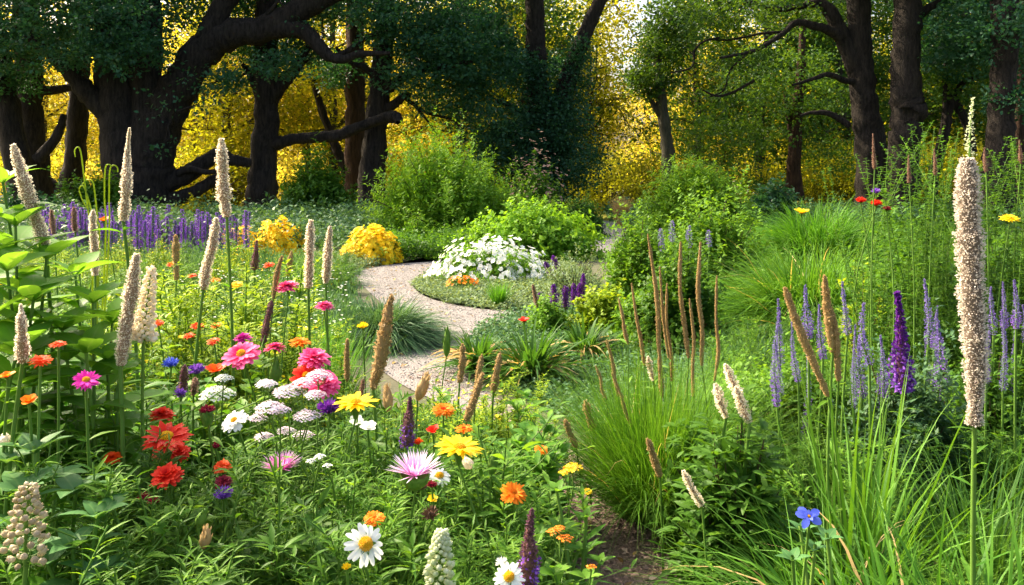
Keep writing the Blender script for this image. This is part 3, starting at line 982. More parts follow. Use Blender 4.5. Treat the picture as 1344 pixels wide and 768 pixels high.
lb = [low_bush('gold', 2.2, 2.8), low_bush('olive', 2.4, 3.2)]
LB = [('golden sunlit bush under the trees beyond the garden', 'golden bushes beyond the oaks'), ('olive green sunlit bush under the trees beyond the garden', 'olive bushes beyond the oaks')]
fst = [True, True]
for i, px in enumerate([40, 70, 128, 235, 262, 280, 306, 380, 405, 432, 520, 545, 640, 770, 800, 850, 905, 1005, 1080, 1095, 1120, 1215, 1235, 1250, 1275]):
    Y = U(37, 45)
    k = int(U() < .35) if px < 640 else int(U() < .85)
    loc = ((px - HX) / F * Y, Y, 0)
    if fst[k]:
        fst[k] = False
        lb[k].location = loc
        tag(lb[k], LB[k][0], 'bush', LB[k][1])
    else:
        copy_thing(lb[k], loc, U(0, 6), U(.7, 1.2), *LB[k])
# the wood far behind, one mass
mb = MB()
n = 900
C = np.stack([U(-62, 62, n), U(74, 84, n), U(0, 1, n) ** 1.1 * (9.5 + 3 * np.sin(np.arange(n) * .7))], -1)
gap = np.abs(C[:, 0] - (815 - HX) / F * 78) < 4.0
C = C[~(gap & (C[:, 2] > 4))]
gap = np.abs(C[:, 0] - (640 - HX) / F * 78) < 2.6
C = C[~(gap & (C[:, 2] > 12))]
sprays(mb, C, 42, 1.0, .55, flat=.5)
stuff(mb.build('far_wood', M['olive']), 'sunlit wood far behind the garden', 'wood')

# ------------------------------------------------------------------ shrubs and grasses
print('shrubs')


def hgt(py, Y):
    return H - (py - HY) / F * Y


def bush(px, Y, top, wpx, mat, label, shoots, per, L, Wd, name='shrub', cat='shrub', group=None, depth=1.0, extra=None, **kw):
    rx = wpx / 2 / F * Y
    h = hgt(top, Y)
    root = thing(name, label, cat, ((px - HX) / F * Y, Y, 0), group)
    shoot_bush(root, M[mat], rx, rx * depth, h, shoots, per, L, Wd, **kw)
    return root, rx, h


def clump(px, Y, top, wpx, mat, label, n, Wd, lean=(.05, 1.1), droop=(.2, .55), r0=.25, straw=0.0, k=6, name='grass_clump', cat='ornamental grass', group=None):
    rx = wpx / 2 / F * Y
    h = hgt(top, Y)
    root = thing(name, label, cat, ((px - HX) / F * Y, Y, 0), group)
    grass_clump('blade_tuft', M[mat], n, rx * r0, h * 1.12, Wd, lean, droop, root, k, straw)
    return root, rx, h


def blossoms(root, mat, n, rx, ry, h, size, name='blossom', petals=5, zlo=.15, upf=.8, jit=.1):
    mb = MB()
    d = rand_dirs(n, zlo, 1)
    c = d * np.array([rx, ry, h]) * U(1.02 - jit, 1.02 + jit, n)[:, None] * (1 + .12 * np.sin(d[:, 0] * 9 + d[:, 1] * 7))[:, None]
    ax = nrm(d + np.array([0, -.3, upf]) + N(size=(n, 3)) * .3)
    ref = nrm(np.cross(ax, N(size=(n, 3))))
    r2 = np.cross(ax, ref)
    for q in range(petals):
        a_ = 2 * PI * q / petals + N() * .1
        dr = nrm(ref * math.cos(a_) + r2 * math.sin(a_) + ax * .25)
        s = size * U(.7, 1.2, n)
        mb.diamonds(c, dr, ax, s, s * .42, U(0, 1, n))
    o = mb.build(name, M[mat], root)
    if n > 100:
        o['kind'] = 'stuff'
    return o


def pt_tag(*args):
    return args


# far and middle distance
bush(580, 20.0, 182, 196, 'bush', 'big billowing bright green shrub filling the middle of the far bed', 900, 34, .11, .018, depth=.9, upright=.9, wob=.16, along=.3)
bush(415, 26, 212, 104, 'mid', 'dark rounded shrub between the second oak and the reddish trunk', 420, 26, .16, .04)
bush(700, 16.2, 272, 176, 'bush', 'wide glossy green mound of a shrub behind the white flowers', 560, 26, .09, .028, depth=.8)
bush(764, 22, 264, 60, 'darkgrass', 'small round clipped looking shrub at the turn of the far path', 300, 30, .09, .015)
r, rx, h = bush(704, 23.5, 214, 74, 'mid', 'loose shrub with dusky pink plumes at the foot of the ivied tree', 160, 20, .12, .03)
blossoms(r, 'dusky', 260, rx, rx, h * 1.05, .06, petals=3, zlo=.3, jit=.3)
bush(690, 20.5, 256, 130, 'bush', 'pale green soft low shrub between the big shrub and the round one', 420, 26, .09, .012, upright=1)
bush(912, 23, 208, 146, 'bush', 'dense rounded green shrub on the right below the bright gap', 700, 30, .13, .02, upright=.8, wob=.1)
bush(545, 17.2, 280, 46, 'bright', 'small upright shrub with stiff leafy shoots before the big one', 46, 40, .07, .016, upright=1.6, along=.8, name='leafy_plant', cat='plant')
clump(816, 27, 259, 40, 'straw', 'buff dry grass clump standing in the sun beside the far path', 700, .008, (.02, .4), (.05, .2))
bush(120, 26, 232, 90, 'mid', 'dim green shrub at the foot of the great oak on the left', 300, 22, .14, .05)
bush(20, 23, 258, 130, 'dark', 'dark shrub in deep shade at the far left under the trees', 300, 22, .14, .05)
bush(1015, 24, 245, 70, 'dark', 'dark shrub behind the bright grass mound', 250, 22, .14, .04)
r, rx, h = bush(255, 24, 270, 60, 'olive', 'yellow green sunlit shrub right of the great oak', 240, 22, .1, .03)
for px, Y, top, w, lab in ((366, 15.6, 296, 62, 'domed clump of bright yellow flowers, the taller one'), (318, 16.2, 304, 70, 'loose yellow flower clump left of the taller domed one'),
                           (487, 15.3, 304, 68, 'yellow flower clump beside the bend of the path')):
    r, rx, h = bush(px, Y, top, w, 'lime', lab, 200, 18, .06, .016, name='yellow_flower_clump', cat='flowers', twigs=False)
    blossoms(r, 'yellow', 2600, rx * 1.02, rx * 1.02, h * 1.0, .044, zlo=.04, jit=.10, upf=.4)
r, rx, h = bush(645, 12.6, 326, 140, 'bright', 'low mound of white flowers on the island bed', 480, 20, .055, .014, name='white_flower_mound', cat='flowers', depth=.75)
blossoms(r, 'white', 620, rx * 1.0, rx * .78, h * 1.05, .046, petals=6, zlo=.12, upf=.3, jit=.22)
r, rx, h = bush(607, 11.6, 364, 42, 'mid', 'little patch of orange flowers before the white mound', 60, 10, .04, .012, name='orange_flower_patch', cat='flowers', twigs=False)
blossoms(r, 'orange', 70, rx, rx, h, .035)
clump(655, 9.95, 366, 36, 'grass', 'small spiky grass tuft alone on the island bed', 260, .004, (.02, .6), (.05, .3), r0=.3)
clump(424, 12.0, 318, 104, 'bluegrass', 'grey green grass mound near the yellow flowers left of the path', 1100, .006, (.05, 1.25), (.3, .7))
clump(502, 7.8, 358, 126, 'bluegrass', 'blue green arching grass mound overhanging the path', 3400, .005, (.05, 1.25), (.35, .8), r0=.4)
bush(755, 10.4, 330, 84, 'sage', 'airy silvery plant right of the white flowers', 150, 26, .035, .008, name='silver_plant', cat='plant', inner=.15)
bush(790, 7.8, 380, 70, 'lime', 'lime green leafy shrub below the dark purple spikes', 220, 24, .045, .016)
bush(842, 7.4, 384, 80, 'bright', 'fresh green shrub between the lime one and the reeds', 240, 24, .045, .014)
bush(718, 7.9, 396, 60, 'bright', 'small low leafy plant under the purple spikes', 160, 20, .04, .013, name='leafy_plant', cat='plant')
bush(838, 9.6, 278, 100, 'bright', 'tall loose leafy shrub left of the pale pink spikes', 300, 34, .05, .014, upright=1.1, along=.5)
bush(935, 9.2, 258, 130, 'bright', 'tall bushy shrub with light green shoots before the grass mound', 460, 34, .055, .015, upright=1.1, along=.4)
bush(892, 7.2, 330, 110, 'mid', 'mid green leafy shrub behind the reeds', 380, 26, .045, .014)
clump(1066, 7.7, 268, 232, 'fountain', 'huge fountain of fine green grass in the right hand bed', 5600, .0062, (.04, 1.25), (.3, .75), r0=.4, k=7, straw=.01)
clump(1072, 14.5, 224, 122, 'grass', 'rounded bright grass mound under the right hand oaks', 2200, .008, (.04, 1.15), (.3, .7), r0=.5)
clump(985, 6.0, 400, 120, 'bluegrass', 'blue green tussock in front of the huge grass fountain', 1100, .004, (.1, 1.3), (.3, .7))
# strappy clumps beside the path
for px, Y, top, w, lab in ((698, 6.2, 400, 122, 'strappy dark green clump with curled tan dead leaves, the middle one of three'), (628, 6.55, 418, 92, 'strappy clump nearest the path'),
                           (768, 6.9, 398, 96, 'strappy clump with dead leaves on the right of the three')):
    clump(px, Y, top, w, 'darkgrass', lab, 250, .015, (.1, 1.05), (.25, .65), r0=.15, name='strappy_plant', cat='plant')
    rr = COL.objects[-2] if False else bpy.context.scene.objects
for o in [x for x in COL.objects if x.name.startswith('strappy_plant')]:
    h = .42
    n = 28
    mb = MB()
    a_ = U(0, 2 * PI, n)
    blades(mb, np.zeros((n, 3)) + np.array([0, 0, .10]), a_, U(.7, 1.2, n), U(.32, .46, n), U(.014, .02, n), U(.4, .7, n), U(0, 1, n))
    mb.build('dead_leaves', M['deadleaf'], o)['label'] = 'curled tan dead leaves'
# right hand bed, nearer
r, rx, h = clump(866, 3.8, 436, 210, 'fountain', 'fine upright green grass clump bearing tall tan seed spikes', 5200, .0016, (.02, .95), (.1, .5), r0=.5, k=7, straw=.01)
bush(1010, 4.2, 466, 150, 'bright', 'dense small leaved green plant beside the tan spiked grass', 520, 26, .03, .009, name='leafy_plant', cat='plant')
bush(935, 3.4, 560, 130, 'mid', 'dark leafy plant under the cream plumes', 160, 20, .055, .012, name='leafy_plant', cat='plant', diamond=False)
bush(1085, 4.0, 474, 130, 'mid', 'leafy green plant beneath the leftmost lavender spikes', 420, 24, .032, .008, name='leafy_plant', cat='plant')
bush(1190, 3.7, 462, 160, 'bluegrass', 'dusky green foliage mound under the deep purple spike', 480, 26, .032, .007, name='leafy_plant', cat='plant')
bush(1300, 3.9, 470, 130, 'mid', 'green foliage mound by the thick cream spike', 420, 24, .032, .009, name='leafy_plant', cat='plant')
clump(1345, 3.5, 440, 170, 'darkgrass', 'dark arching grass at the right edge', 500, .006, (.1, 1.2), (.3, .7))
bush(1130, 5.4, 352, 90, 'lime', 'lime yellow ferny plant before the huge grass fountain', 60, 60, .04, .01, name='fern_like_plant', cat='plant', along=.8, inner=.1)
bush(1200, 5.6, 296, 170, 'mid', 'bushy green shrub behind the lavender spikes', 420, 26, .045, .014)
bush(1320, 5.8, 300, 160, 'mid', 'bushy green shrub at the right behind the thick cream spike', 420, 26, .045, .014)
for px, Y, top, w, lab in ((1218, 4.9, 172, 190, 'tall airy shrub of thin stems and tiny leaves left of the thick cream spike'), (1338, 4.7, 190, 150, 'tall airy small leaved shrub cut by the right edge')):
    r = thing('airy_shrub', lab, 'shrub', ((px - HX) / F * Y, Y, 0))
    mb, tb = MB(), MB()
    h, rx = hgt(top, Y), w / 2 / F * Y
    for i in range(56):
        a_, q = U(0, 2 * PI), U(.05, 1.0)
        tip = np.array((math.cos(a_) * rx * q * 1.5, math.sin(a_) * rx * q, h * (1.04 - .35 * q * U(.3, 1.2))))
        P = curve_stem((N() * .05, N() * .05, 0), tip, 10, .11)
        tb.tubes(P[None], np.linspace(.0045, .001, 10)[None], U(), 4)
        stem_leaves(mb, P, 260, .034, .011, .12, 1.0, prof=(.2, 1, .05), elev=.5, tint=(.2, 1))
    tb.build('branches', M['stem'], r)
    mb.build('foliage', M['mid'], r)
clump(1124, 2.75, 452, 130, 'fountain', 'upright sword leaved clump with curved tan seed heads', 90, .0065, (.02, .6), (.02, .45), r0=.5, k=7, name='sword_leaved_plant', cat='plant')
clump(424, 5.0, 412, 70, 'grass', 'upright fine bright grass behind the pink zinnias', 600, .0028, (.02, .5), (.05, .3), r0=.6)
clump(392, 8.8, 356, 90, 'bluegrass', 'grey green grass tuft left of the arching mound', 900, .004, (.05, 1.2), (.3, .7))
clump(1092, 2.6, 600, 200, 'grass', 'soft mop of thin bright grass spilling over the path edge', 1600, .0022, (.15, 1.3), (.3, .8), r0=.3, k=7, straw=.06)
clump(1215, 2.15, 556, 260, 'grass', 'coarse bright grass with broad arching blades in the near right corner', 330, .0062, (.15, 1.3), (.2, .8), r0=.5, k=8, straw=.05)
clump(1350, 1.95, 560, 200, 'grass', 'coarse grass cut off by the right edge at the bottom', 200, .006, (.05, 1.1), (.15, .6), r0=.5, k=8)
clump(1110, 1.95, 640, 150, 'grass', 'low tangled grass at the bottom right of the middle', 260, .0035, (.1, 1.25), (.2, .7), r0=.5, k=7)
clump(1290, 2.9, 520, 150, 'darkgrass', 'mid green grass behind the thick cream spike stem', 420, .004, (.05, 1.0), (.2, .6), r0=.4)

# ------------------------------------------------------------------ foliage of the flower bed: one of each kind built, then copied
print('bed')


def leafy_clump(name, label, cat, group, mat, nst, h, spread, nl, L, Wd, prof, elev=.6, droop=.3, lo=.1):
    root = thing(name, label, cat, (0, 0, 0), group)
    sm, fm = MB(), MB()
    for i in range(nst):
        a_, q = U(0, 2 * PI), spread * math.sqrt(U())
        b = np.array((math.cos(a_) * q * .5, math.sin(a_) * q * .5, 0))
        tip = np.array((math.cos(a_) * q * 1.3, math.sin(a_) * q * 1.3, h * U(.72, 1.05)))
        P = curve_stem(b, tip, 9, .05)
        sm.tubes(P[None], np.linspace(.0042, .0016, 9)[None], U(), 5)
        stem_leaves(fm, P, nl, L, Wd, lo, 1.0, prof, elev, 0, droop)
        for sgn in range(3):                   # side shoots
            j = rng.integers(4, 8)
            Q = curve_stem(P[j], P[j] + np.array((N() * .08, N() * .08, U(.06, .14))), 5, .1)
            sm.tubes(Q[None], np.linspace(.002, .001, 5)[None], U(), 4)
            stem_leaves(fm, Q, nl // 4, L * .75, Wd * .8, .1, 1.0, prof, elev, 0, droop)
    sm.build('stem', M['stem'], root)
    fm.build('foliage', M[mat], root)
    return root


NAR = (.3, 1, .8, .05)
LAN = (.12, .75, 1, .6, .04)
KINDS = {
    'feather': [leafy_clump('feathery_plant', 'x', 'plant', None, m_, 12, .62, .15, 80, .065, .0044, NAR) for m_ in ('bright', 'bright', 'mid')],
    'lance': [leafy_clump('leafy_plant', 'x', 'plant', None, m_, 9, .60, .15, 36, .095, .0115, LAN) for m_ in ('bright', 'mid', 'bright')],
    'lime': [leafy_clump('fine_leaved_plant', 'x', 'plant', None, m_, 14, .58, .15, 110, .045, .0058, NAR) for m_ in ('lime', 'lime')],
    'oval': [leafy_clump('oval_leaved_plant', 'x', 'plant', None, m_, 9, .50, .16, 28, .075, .021, (.2, .85, 1, .7, .04)) for m_ in ('bright', 'broad')],
}
blossoms(KINDS['lime'][0], 'yellow', 70, .17, .17, .56, .011, petals=4, zlo=.35, jit=.12)
KLAB = {'feather': ('feathery narrow leaved green plant crowding the flower bed', 'feathery plants of the flower bed'),
        'lance': ('leafy green plant with lance shaped leaves in the flower bed', 'lance leaved plants of the flower bed'),
        'lime': ('fine leaved yellow green plant in the flower bed', 'yellow green plants of the flower bed'),
        'oval': ('low green plant with smooth oval leaves in the flower bed', 'oval leaved plants of the flower bed')}
used = set()


def put(kind, x, y, h):
    v = int(rng.integers(len(KINDS[kind])))
    src = KINDS[kind][v]
    base_h = {'feather': .62, 'lance': .60, 'lime': .58, 'oval': .50}[kind]
    s = h / base_h
    lab, grp = KLAB[kind]
    if (kind, v) in used:
        copy_thing(src, (x, y, 0), U(0, 6.28), s, lab, grp)
    else:
        used.add((kind, v))
        src.location, src.rotation_euler, src.scale = (x, y, 0), (0, 0, U(0, 6.28)), (s, s, s)
        tag(src, lab, 'plant', grp)


def canopy(px, Y):
    """how tall the bed's foliage stands"""
    h = .70 - .05 * max(0, Y - 2.6)
    if px < 330:
        h += .09 * min(1, (330 - px) / 120)
    if px > 440:
        h = min(h, (1.5 - 290 / F * Y) * (.88 if px < 640 else 1))          # keeps the path in view
    if px > 620:
        h -= .0021 * (px - 620)
    return max(.2, h)


BED = [(-2.9, 1.75), (.10, 1.75), (.12, 2.8), (.08, 3.6), (-.1, 4.4), (-.55, 5.2), (-1.2, 5.9), (-3.9, 6.0)]
pts = []
bx, by = scatter(9000, BED, True)
for x, y in zip(bx, by):
    if abs((x / y)) > .66:
        continue
    dmin = .112 + .022 * y
    if all((x - p[0]) ** 2 + (y - p[1]) ** 2 > dmin * dmin for p in pts):
        pts.append((x, y))
print('bed plants', len(pts))
for x, y in pts:
    px = HX + x / y * F
    h = canopy(px, y) * U(.82, 1.08)
    r = U()
    if px > 640:
        kind = 'oval' if r < .6 else 'lance'
    elif px < 160:
        kind = 'lance' if r < .35 else ('oval' if r < .5 else 'feather')
    elif y > 3.2 and 190 < px < 420:
        kind = 'lime' if r < .55 else 'feather'
    elif px > 520 and y > 3:
        kind = 'lime' if r < .7 else 'feather'
    else:
        kind = 'feather' if r < .62 else ('lance' if r < .92 else 'oval')
    put(kind, x, y, h)
for px, Y, top in ((640, 3.75, 500), (610, 3.9, 512), (680, 3.7, 520), (585, 3.6, 530), (300, 3.9, 360), (265, 3.7, 390), (335, 4.0, 390), (230, 3.8, 400), (205, 3.6, 430), (365, 3.7, 420)):
    put('lime', (px - HX) / F * Y, Y, hgt(top, Y))
# looser meadow foliage behind the bed, up to the far drift
bx, by = scatter(5000, [(-3.9, 6.0), (-1.25, 6.0), (-1.5, 7.2), (-1.7, 9.2), (-2.4, 11.5), (-8, 12), (-7, 7)], True)
pts2 = []
for x, y in zip(bx, by):
    if abs(x / y) < .64 and all((x - p[0]) ** 2 + (y - p[1]) ** 2 > .16 for p in pts2):
        pts2.append((x, y))
for x, y in pts2[:170]:
    if (x + 1.2) ** 2 + (y - 7.9) ** 2 < 1.0 or -2.0 < x + .17 * (y - 7) and y < 8.2:
        continue
    put('lime' if U() < .3 else ('feather' if U() < .7 else 'lance'), x, y, U(.45, .75))
# right bed low filler
bx, by = scatter(3000, [(.98, 2.4), (.9, 4.2), (1.7, 6.2), (5.0, 6.8), (3.0, 3.0), (1.7, 1.8)], True)
pts3 = []
for x, y in zip(bx, by):
    if abs(x / y) < .64 and all((x - p[0]) ** 2 + (y - p[1]) ** 2 > .075 for p in pts3):
        pts3.append((x, y))
KLAB = {k: (v[0].replace('the flower bed', 'the right hand bed'), v[1].replace('the flower bed', 'the right hand bed')) for k, v in KLAB.items()}
for x, y in pts3[:120]:
    put('lance' if U() < .5 else 'feather', x, y, U(.28, .42) + .03 * y)

# broad leaved plants
def broad_plant(name, label, Y, base_px, tops, mat, L, Wd, pairs, lo=.12):
    bx = (base_px - HX) / F * Y
    root = thing(name, label, 'plant', (bx, Y, 0))
    sm, fm = MB(), MB()
    off = np.array((bx, Y, 0))
    for tp in tops:
        px, py = tp[:2]
        tip = W(px, py, tp[2] if len(tp) > 2 else Y + N() * .06) - off
        P = curve_stem((N() * .04, N() * .04, 0), tip, 10, .03)
        sm.tubes(P[None], np.linspace(.008, .004, 10)[None], U(), 7)
        t = np.linspace(lo, .98, pairs)
        for i, tt in enumerate(t):
            x = tt * 9
            j = min(int(x), 8)
            p = P[j] + (P[j + 1] - P[j]) * (x - j)
            a0 = i * 1.7 + U(0, .5)
            m_ = 2 if i < pairs - 1 else 5
            az = a0 + np.arange(m_) * 2 * PI / m_ + N(size=m_) * .15
            el = .25 + .5 * tt if i < pairs - 1 else .75
            d = np.stack([np.cos(az), np.sin(az), np.full(m_, math.tan(el))], -1)
            l = L * U(.8, 1.15, m_) * (1.05 - .45 * tt ** 3)
            fm.leaves(np.repeat(p[None], m_, 0), d, np.broadcast_to(np.array([0, 0, 1.]), d.shape) + N(size=d.shape) * .12, l, l * Wd / L, U(0, 1, m_) * .5 + tt * .5,
                      (.1, .55, .9, 1, .96, .78, .42, .03), U(.25, .6, m_), .22)
    sm.build('stem', M['stem'], root)
    fm.build('foliage', M[mat], root)
    return root


broad_plant('broad_leaved_plant', 'tall plant with large glossy light green leaves at the left edge', 2.5, 20,
            [(2, 228, 2.65), (-25, 285, 2.5), (20, 285, 2.55), (62, 330, 2.55), (8, 345, 2.4), (45, 385, 2.35), (-10, 405, 2.3), (25, 450, 2.25)], 'broad', .23, .047, 11, lo=.3)
broad_plant('broad_leaved_plant', 'spreading plant of large green leaves right of the tall one at the left edge', 2.6, 105,
            [(98, 352, 2.65), (122, 388, 2.55), (80, 425, 2.4), (148, 415, 2.6), (112, 455, 2.35), (140, 465, 2.45)], 'broad', .21, .044, 10, lo=.25)
broad_plant('broad_leaved_plant', 'rounded blue green leaves of a low plant at the lower left edge', 1.95, 40, [(45, 585), (10, 600), (75, 622), (30, 640), (100, 640)], 'bluebroad', .13, .037, 6)
broad_plant('broad_leaved_plant', 'blue green leaf rosette low in the left corner of the bed', 1.8, 105, [(95, 712), (130, 672), (60, 735), (20, 720), (130, 745)], 'bluebroad', .12, .030, 6)
broad_plant('broad_leaved_plant', 'low plant with smooth green leaves at the foot of the orange lantana heads', 2.35, 735, [(735, 690), (770, 675), (705, 700), (760, 720), (790, 735), (730, 640)], 'broad', .075, .017, 6)
broad_plant('broad_leaved_plant', 'leafy dark green plant beneath the blue flower', 1.95, 1065, [(1050, 690), (1085, 700), (1070, 715), (1040, 730)], 'bluebroad', .06, .016, 5)
bush(965, 2.95, 560, 130, 'mid', 'leafy green plant right of the small cream spikes', 130, 18, .06, .011, name='leafy_plant', cat='plant', diamond=False)

r = thing('nodding_stems', 'five thin pale stems with hooked nodding tips in front of the great oak', 'plant', ((108 - HX) / F * 3.4, 3.4, 0))
off = np.array(r.location)
mb = MB()
for tip in [[(122, 330), (116, 280), (110, 230), (106, 200), (102, 193), (98, 198), (99, 206)], [(130, 330), (128, 290), (124, 250), (121, 238), (114, 236), (108, 242)], [(138, 330), (137, 260), (138, 222), (142, 216), (147, 218)],
            [(142, 330), (143, 260), (144, 224), (149, 217), (154, 220), (155, 226)], [(128, 330), (120, 278), (112, 250), (108, 244), (104, 248), (108, 262), (116, 276)]]:
    P = np.array([W(x, y, 3.4) - off for x, y in [(118 + (tip[0][0] - 130) * .4, 640)] + tip])
    P = catmull(P, 5)
    mb.tubes(P[None], np.linspace(.004, .0022, len(P))[None], .9, 5)
mb.build('stem', M['lime'], r)

# ------------------------------------------------------------------ flowers
print('flowers')
RND = (.35, .75, .95, 1, .9, .45)
PTD = (.35, .8, 1, .95, .6, .06)
THIN = (.6, .9, 1, .8, .1)


def ring(mb, n, r0, L, Wd, elev, z=0.0, prof=RND, droop=.1, jit=.12, tint=(0, 1), fold=.15):
    az = np.arange(n) * 2 * PI / n + U(0, 6) + N(size=n) * jit * 2 * PI / n * 1.5
    el = elev + N(size=n) * jit
    d = np.stack([np.cos(az) * np.cos(el), np.sin(az) * np.cos(el), np.sin(el)], -1)
    p = np.stack([np.cos(az) * r0, np.sin(az) * r0, np.full(n, z)], -1)
    up = np.stack([-np.cos(az) * np.sin(el), -np.sin(az) * np.sin(el), np.cos(el)], -1)
    l = L * U(.86, 1.08, n)
    mb.leaves(p, d, up, l, Wd * U(.85, 1.1, n), U(*tint, n), prof, droop, fold)


def dome(mb, r, hh, n, s, z=0.0, tint=(0, 1)):
    """a dome of tiny florets"""
    i = np.arange(n) + .5
    rr = np.sqrt(i / n)
    a_ = i * 2.39996
    p = np.stack([r * rr * np.cos(a_), r * rr * np.sin(a_), z + hh * (1 - rr ** 2)], -1)
    d = nrm(np.stack([rr * np.cos(a_) * hh * 1.6, rr * np.sin(a_) * hh * 1.6, np.full(n, r)], -1))
    mb.blobs(p, d, s, s * 1.3, U(*tint, n), sides=5, rings=4)


def flower(name, label, px, py, Y, dpx, kind, col, tilt=.35, az=None, calyx=.45, stem_bow=.05, disc=None, group=None, leaves=5, basedx=None, cat='flower'):
    """tilt: how far the head leans towards us (radians); az: sideways turn"""
    head = W(px, py, Y)
    R = dpx / 2 / F * Y
    az = N() * .35 if az is None else az
    ax = Vector((math.sin(az) * math.sin(tilt), -math.cos(az) * math.sin(tilt), math.cos(tilt)))
    dx = (N() * .05 if basedx is None else basedx)
    base = np.array((head[0] + dx, Y + U(.0, .08), 0))
    root = thing(name, label, cat, base, group)
    hl = head - base
    q = ax.to_track_quat('Z', 'Y')
    axn = np.array(ax)
    ck = max(R * calyx, .006)                  # calyx length
    sm = MB()
    top = hl - axn * ck * 1.6
    k0 = base * 0
    P = curve_stem(k0, top, 9, stem_bow)
    P = np.vstack([P, hl - axn * ck * .8])
    sm.tubes(P[None], np.linspace(.0042, .0030, len(P))[None], .4, 6)
    stem_leaves(sm, P, leaves, .08, .010, .25, .85, LAN, .5, 1)
    sm.build('stem', [M['stem'], M['bright']], root)
    # calyx
    cb = MB()
    w = {'thistle': .52, 'sidecone': .30, 'button': .5, 'tube': .8}.get(kind, .22) * R
    lz = {'thistle': 1.0, 'sidecone': 1.25, 'tube': 3.2}.get(kind, 1.0) * ck * 1.3
    z = np.linspace(0, 1, 8)
    prof = {'sidecone': .35 + .65 * z ** 1.1, 'thistle': .3 + .75 * np.sin(np.minimum(z * 2.0, 1.9)) , 'tube': .55 + .45 * np.sin(z * 2.6)}.get(kind, .3 + .7 * z ** 1.5)
    cb.lathe([(-lz + lz * t_ + .0, max(w * p_, .0018)) for t_, p_ in zip(z, prof)], 12, .35, 0, .03)
    if kind in ('thistle', 'tube', 'button'):
        n = 40
        t_ = U(.1, .95, n)
        a_ = U(0, 2 * PI, n)
        rr = w * np.interp(t_, z, prof)
        p = np.stack([rr * np.cos(a_), rr * np.sin(a_), -lz + lz * t_], -1)
        d = np.stack([np.cos(a_) * .35, np.sin(a_) * .35, np.ones(n)], -1)
        cb.leaves(p, d, np.stack([np.cos(a_), np.sin(a_), np.zeros(n)], -1), lz * .28, lz * .08, U(0, 1, n), (.6, 1, .1), 0, .2)
    else:
        ring(cb, 9, w * .7, R * .38, R * .08, .2, -ck * .12, PTD, .2)
    cb.build('calyx', M['stem'], root, hl, q)
    pm_, dm = MB(), MB()
    if kind == 'zinnia':
        ring(pm_, 20, R * .12, R * .9, R * .17, .06, 0, RND, .12)
        ring(pm_, 17, R * .1, R * .78, R * .16, .25, R * .04, RND, .2)
        ring(pm_, 13, R * .1, R * .55, R * .14, .5, R * .08, RND, .2)
        dome(dm, R * .27, R * .14, 60, R * .036, R * .12)
    elif kind == 'dahlia':                     # full double head
        for n_, rl, el, zz in ((22, 1.0, .02, 0), (20, .88, .2, .05), (18, .74, .42, .1), (14, .56, .68, .14), (10, .4, .95, .18)):
            ring(pm_, n_, R * .06, R * rl * .95, R * .14, el, R * zz, RND, .15)
    elif kind == 'gerbera':
        ring(pm_, 26, R * .15, R * .86, R * .13, .10, 0, PTD, .12)
        ring(pm_, 22, R * .15, R * .74, R * .12, .25, R * .03, PTD, .15)
        dome(dm, R * .27, R * .12, 70, R * .034, R * .06)
    elif kind == 'daisy':
        ring(pm_, 17, R * .2, R * .82, R * .14, -.12, 0, (.5, .85, 1, 1, .85, .4), .18, .08)
        dome(dm, R * .34, R * .24, 130, R * .034, R * .0)
    elif kind == 'sidecone':
        ring(pm_, 20, R * .18, R * .86, R * .13, .18, 0, PTD, .18)
        ring(pm_, 16, R * .18, R * .74, R * .12, .35, R * .03, PTD, .15)
        dome(dm, R * .25, R * .14, 60, R * .034, R * .05)
    elif kind == 'calendula':
        ring(pm_, 30, R * .12, R * .88, R * .10, .03, 0, RND, .12)
        ring(pm_, 26, R * .1, R * .74, R * .09, .22, R * .03, RND, .12)
        ring(pm_, 20, R * .08, R * .54, R * .08, .45, R * .06, RND, .12)
        dome(dm, R * .24, R * .10, 50, R * .034, R * .1)
    elif kind == 'thistle':
        for n_, el, l_ in ((34, .42, 1.0), (32, .72, .92), (26, 1.0, .82), (16, 1.3, .72)):
            ring(pm_, n_, R * .22, R * l_ * .95, R * .036, el, 0, (.5, .8, 1, .9, .5, .08), .0, .12)
    elif kind in ('button', 'tube'):
        n_ = 90
        d = rand_dirs(n_, -.1, 1)
        l = R * U(.45, .75, n_)
        pm_.leaves(d * np.array([R * .5, R * .5, R * .3]), d + np.array([0, 0, .35]), rand_dirs(n_), l, l * .13, U(0, 1, n_), (.6, 1, .9, .1), .1)
        pm_.blobs(np.array([[0, 0, R * .05]]), np.array([[0, 0, 1.]]), R * .55, R * .38, .1, sides=10, rings=6)
    elif kind == 'poppy':
        ring(pm_, 6, R * .08, R * .95, R * .42, .55, 0, (.3, .8, 1, 1, .8, .3), .1, .08)
        ring(pm_, 5, R * .05, R * .75, R * .36, .9, 0, (.3, .8, 1, 1, .8, .3), .1, .08)
    elif kind == 'fivepetal':
        ring(pm_, 5, R * .1, R * .95, R * .33, .25, 0, (.3, .75, 1, .9, .3), .25, .1)
        ring(pm_, 5, R * .06, R * .6, R * .18, .85, 0, PTD, .1, .1)
        dome(dm, R * .12, R * .12, 14, R * .04, R * .05)
    pm_.build('petals', M[col], root, hl, q)
    if dm.n:
        dm.build('flower_centre', M[disc or 'disc'], root, hl, q)
    return root


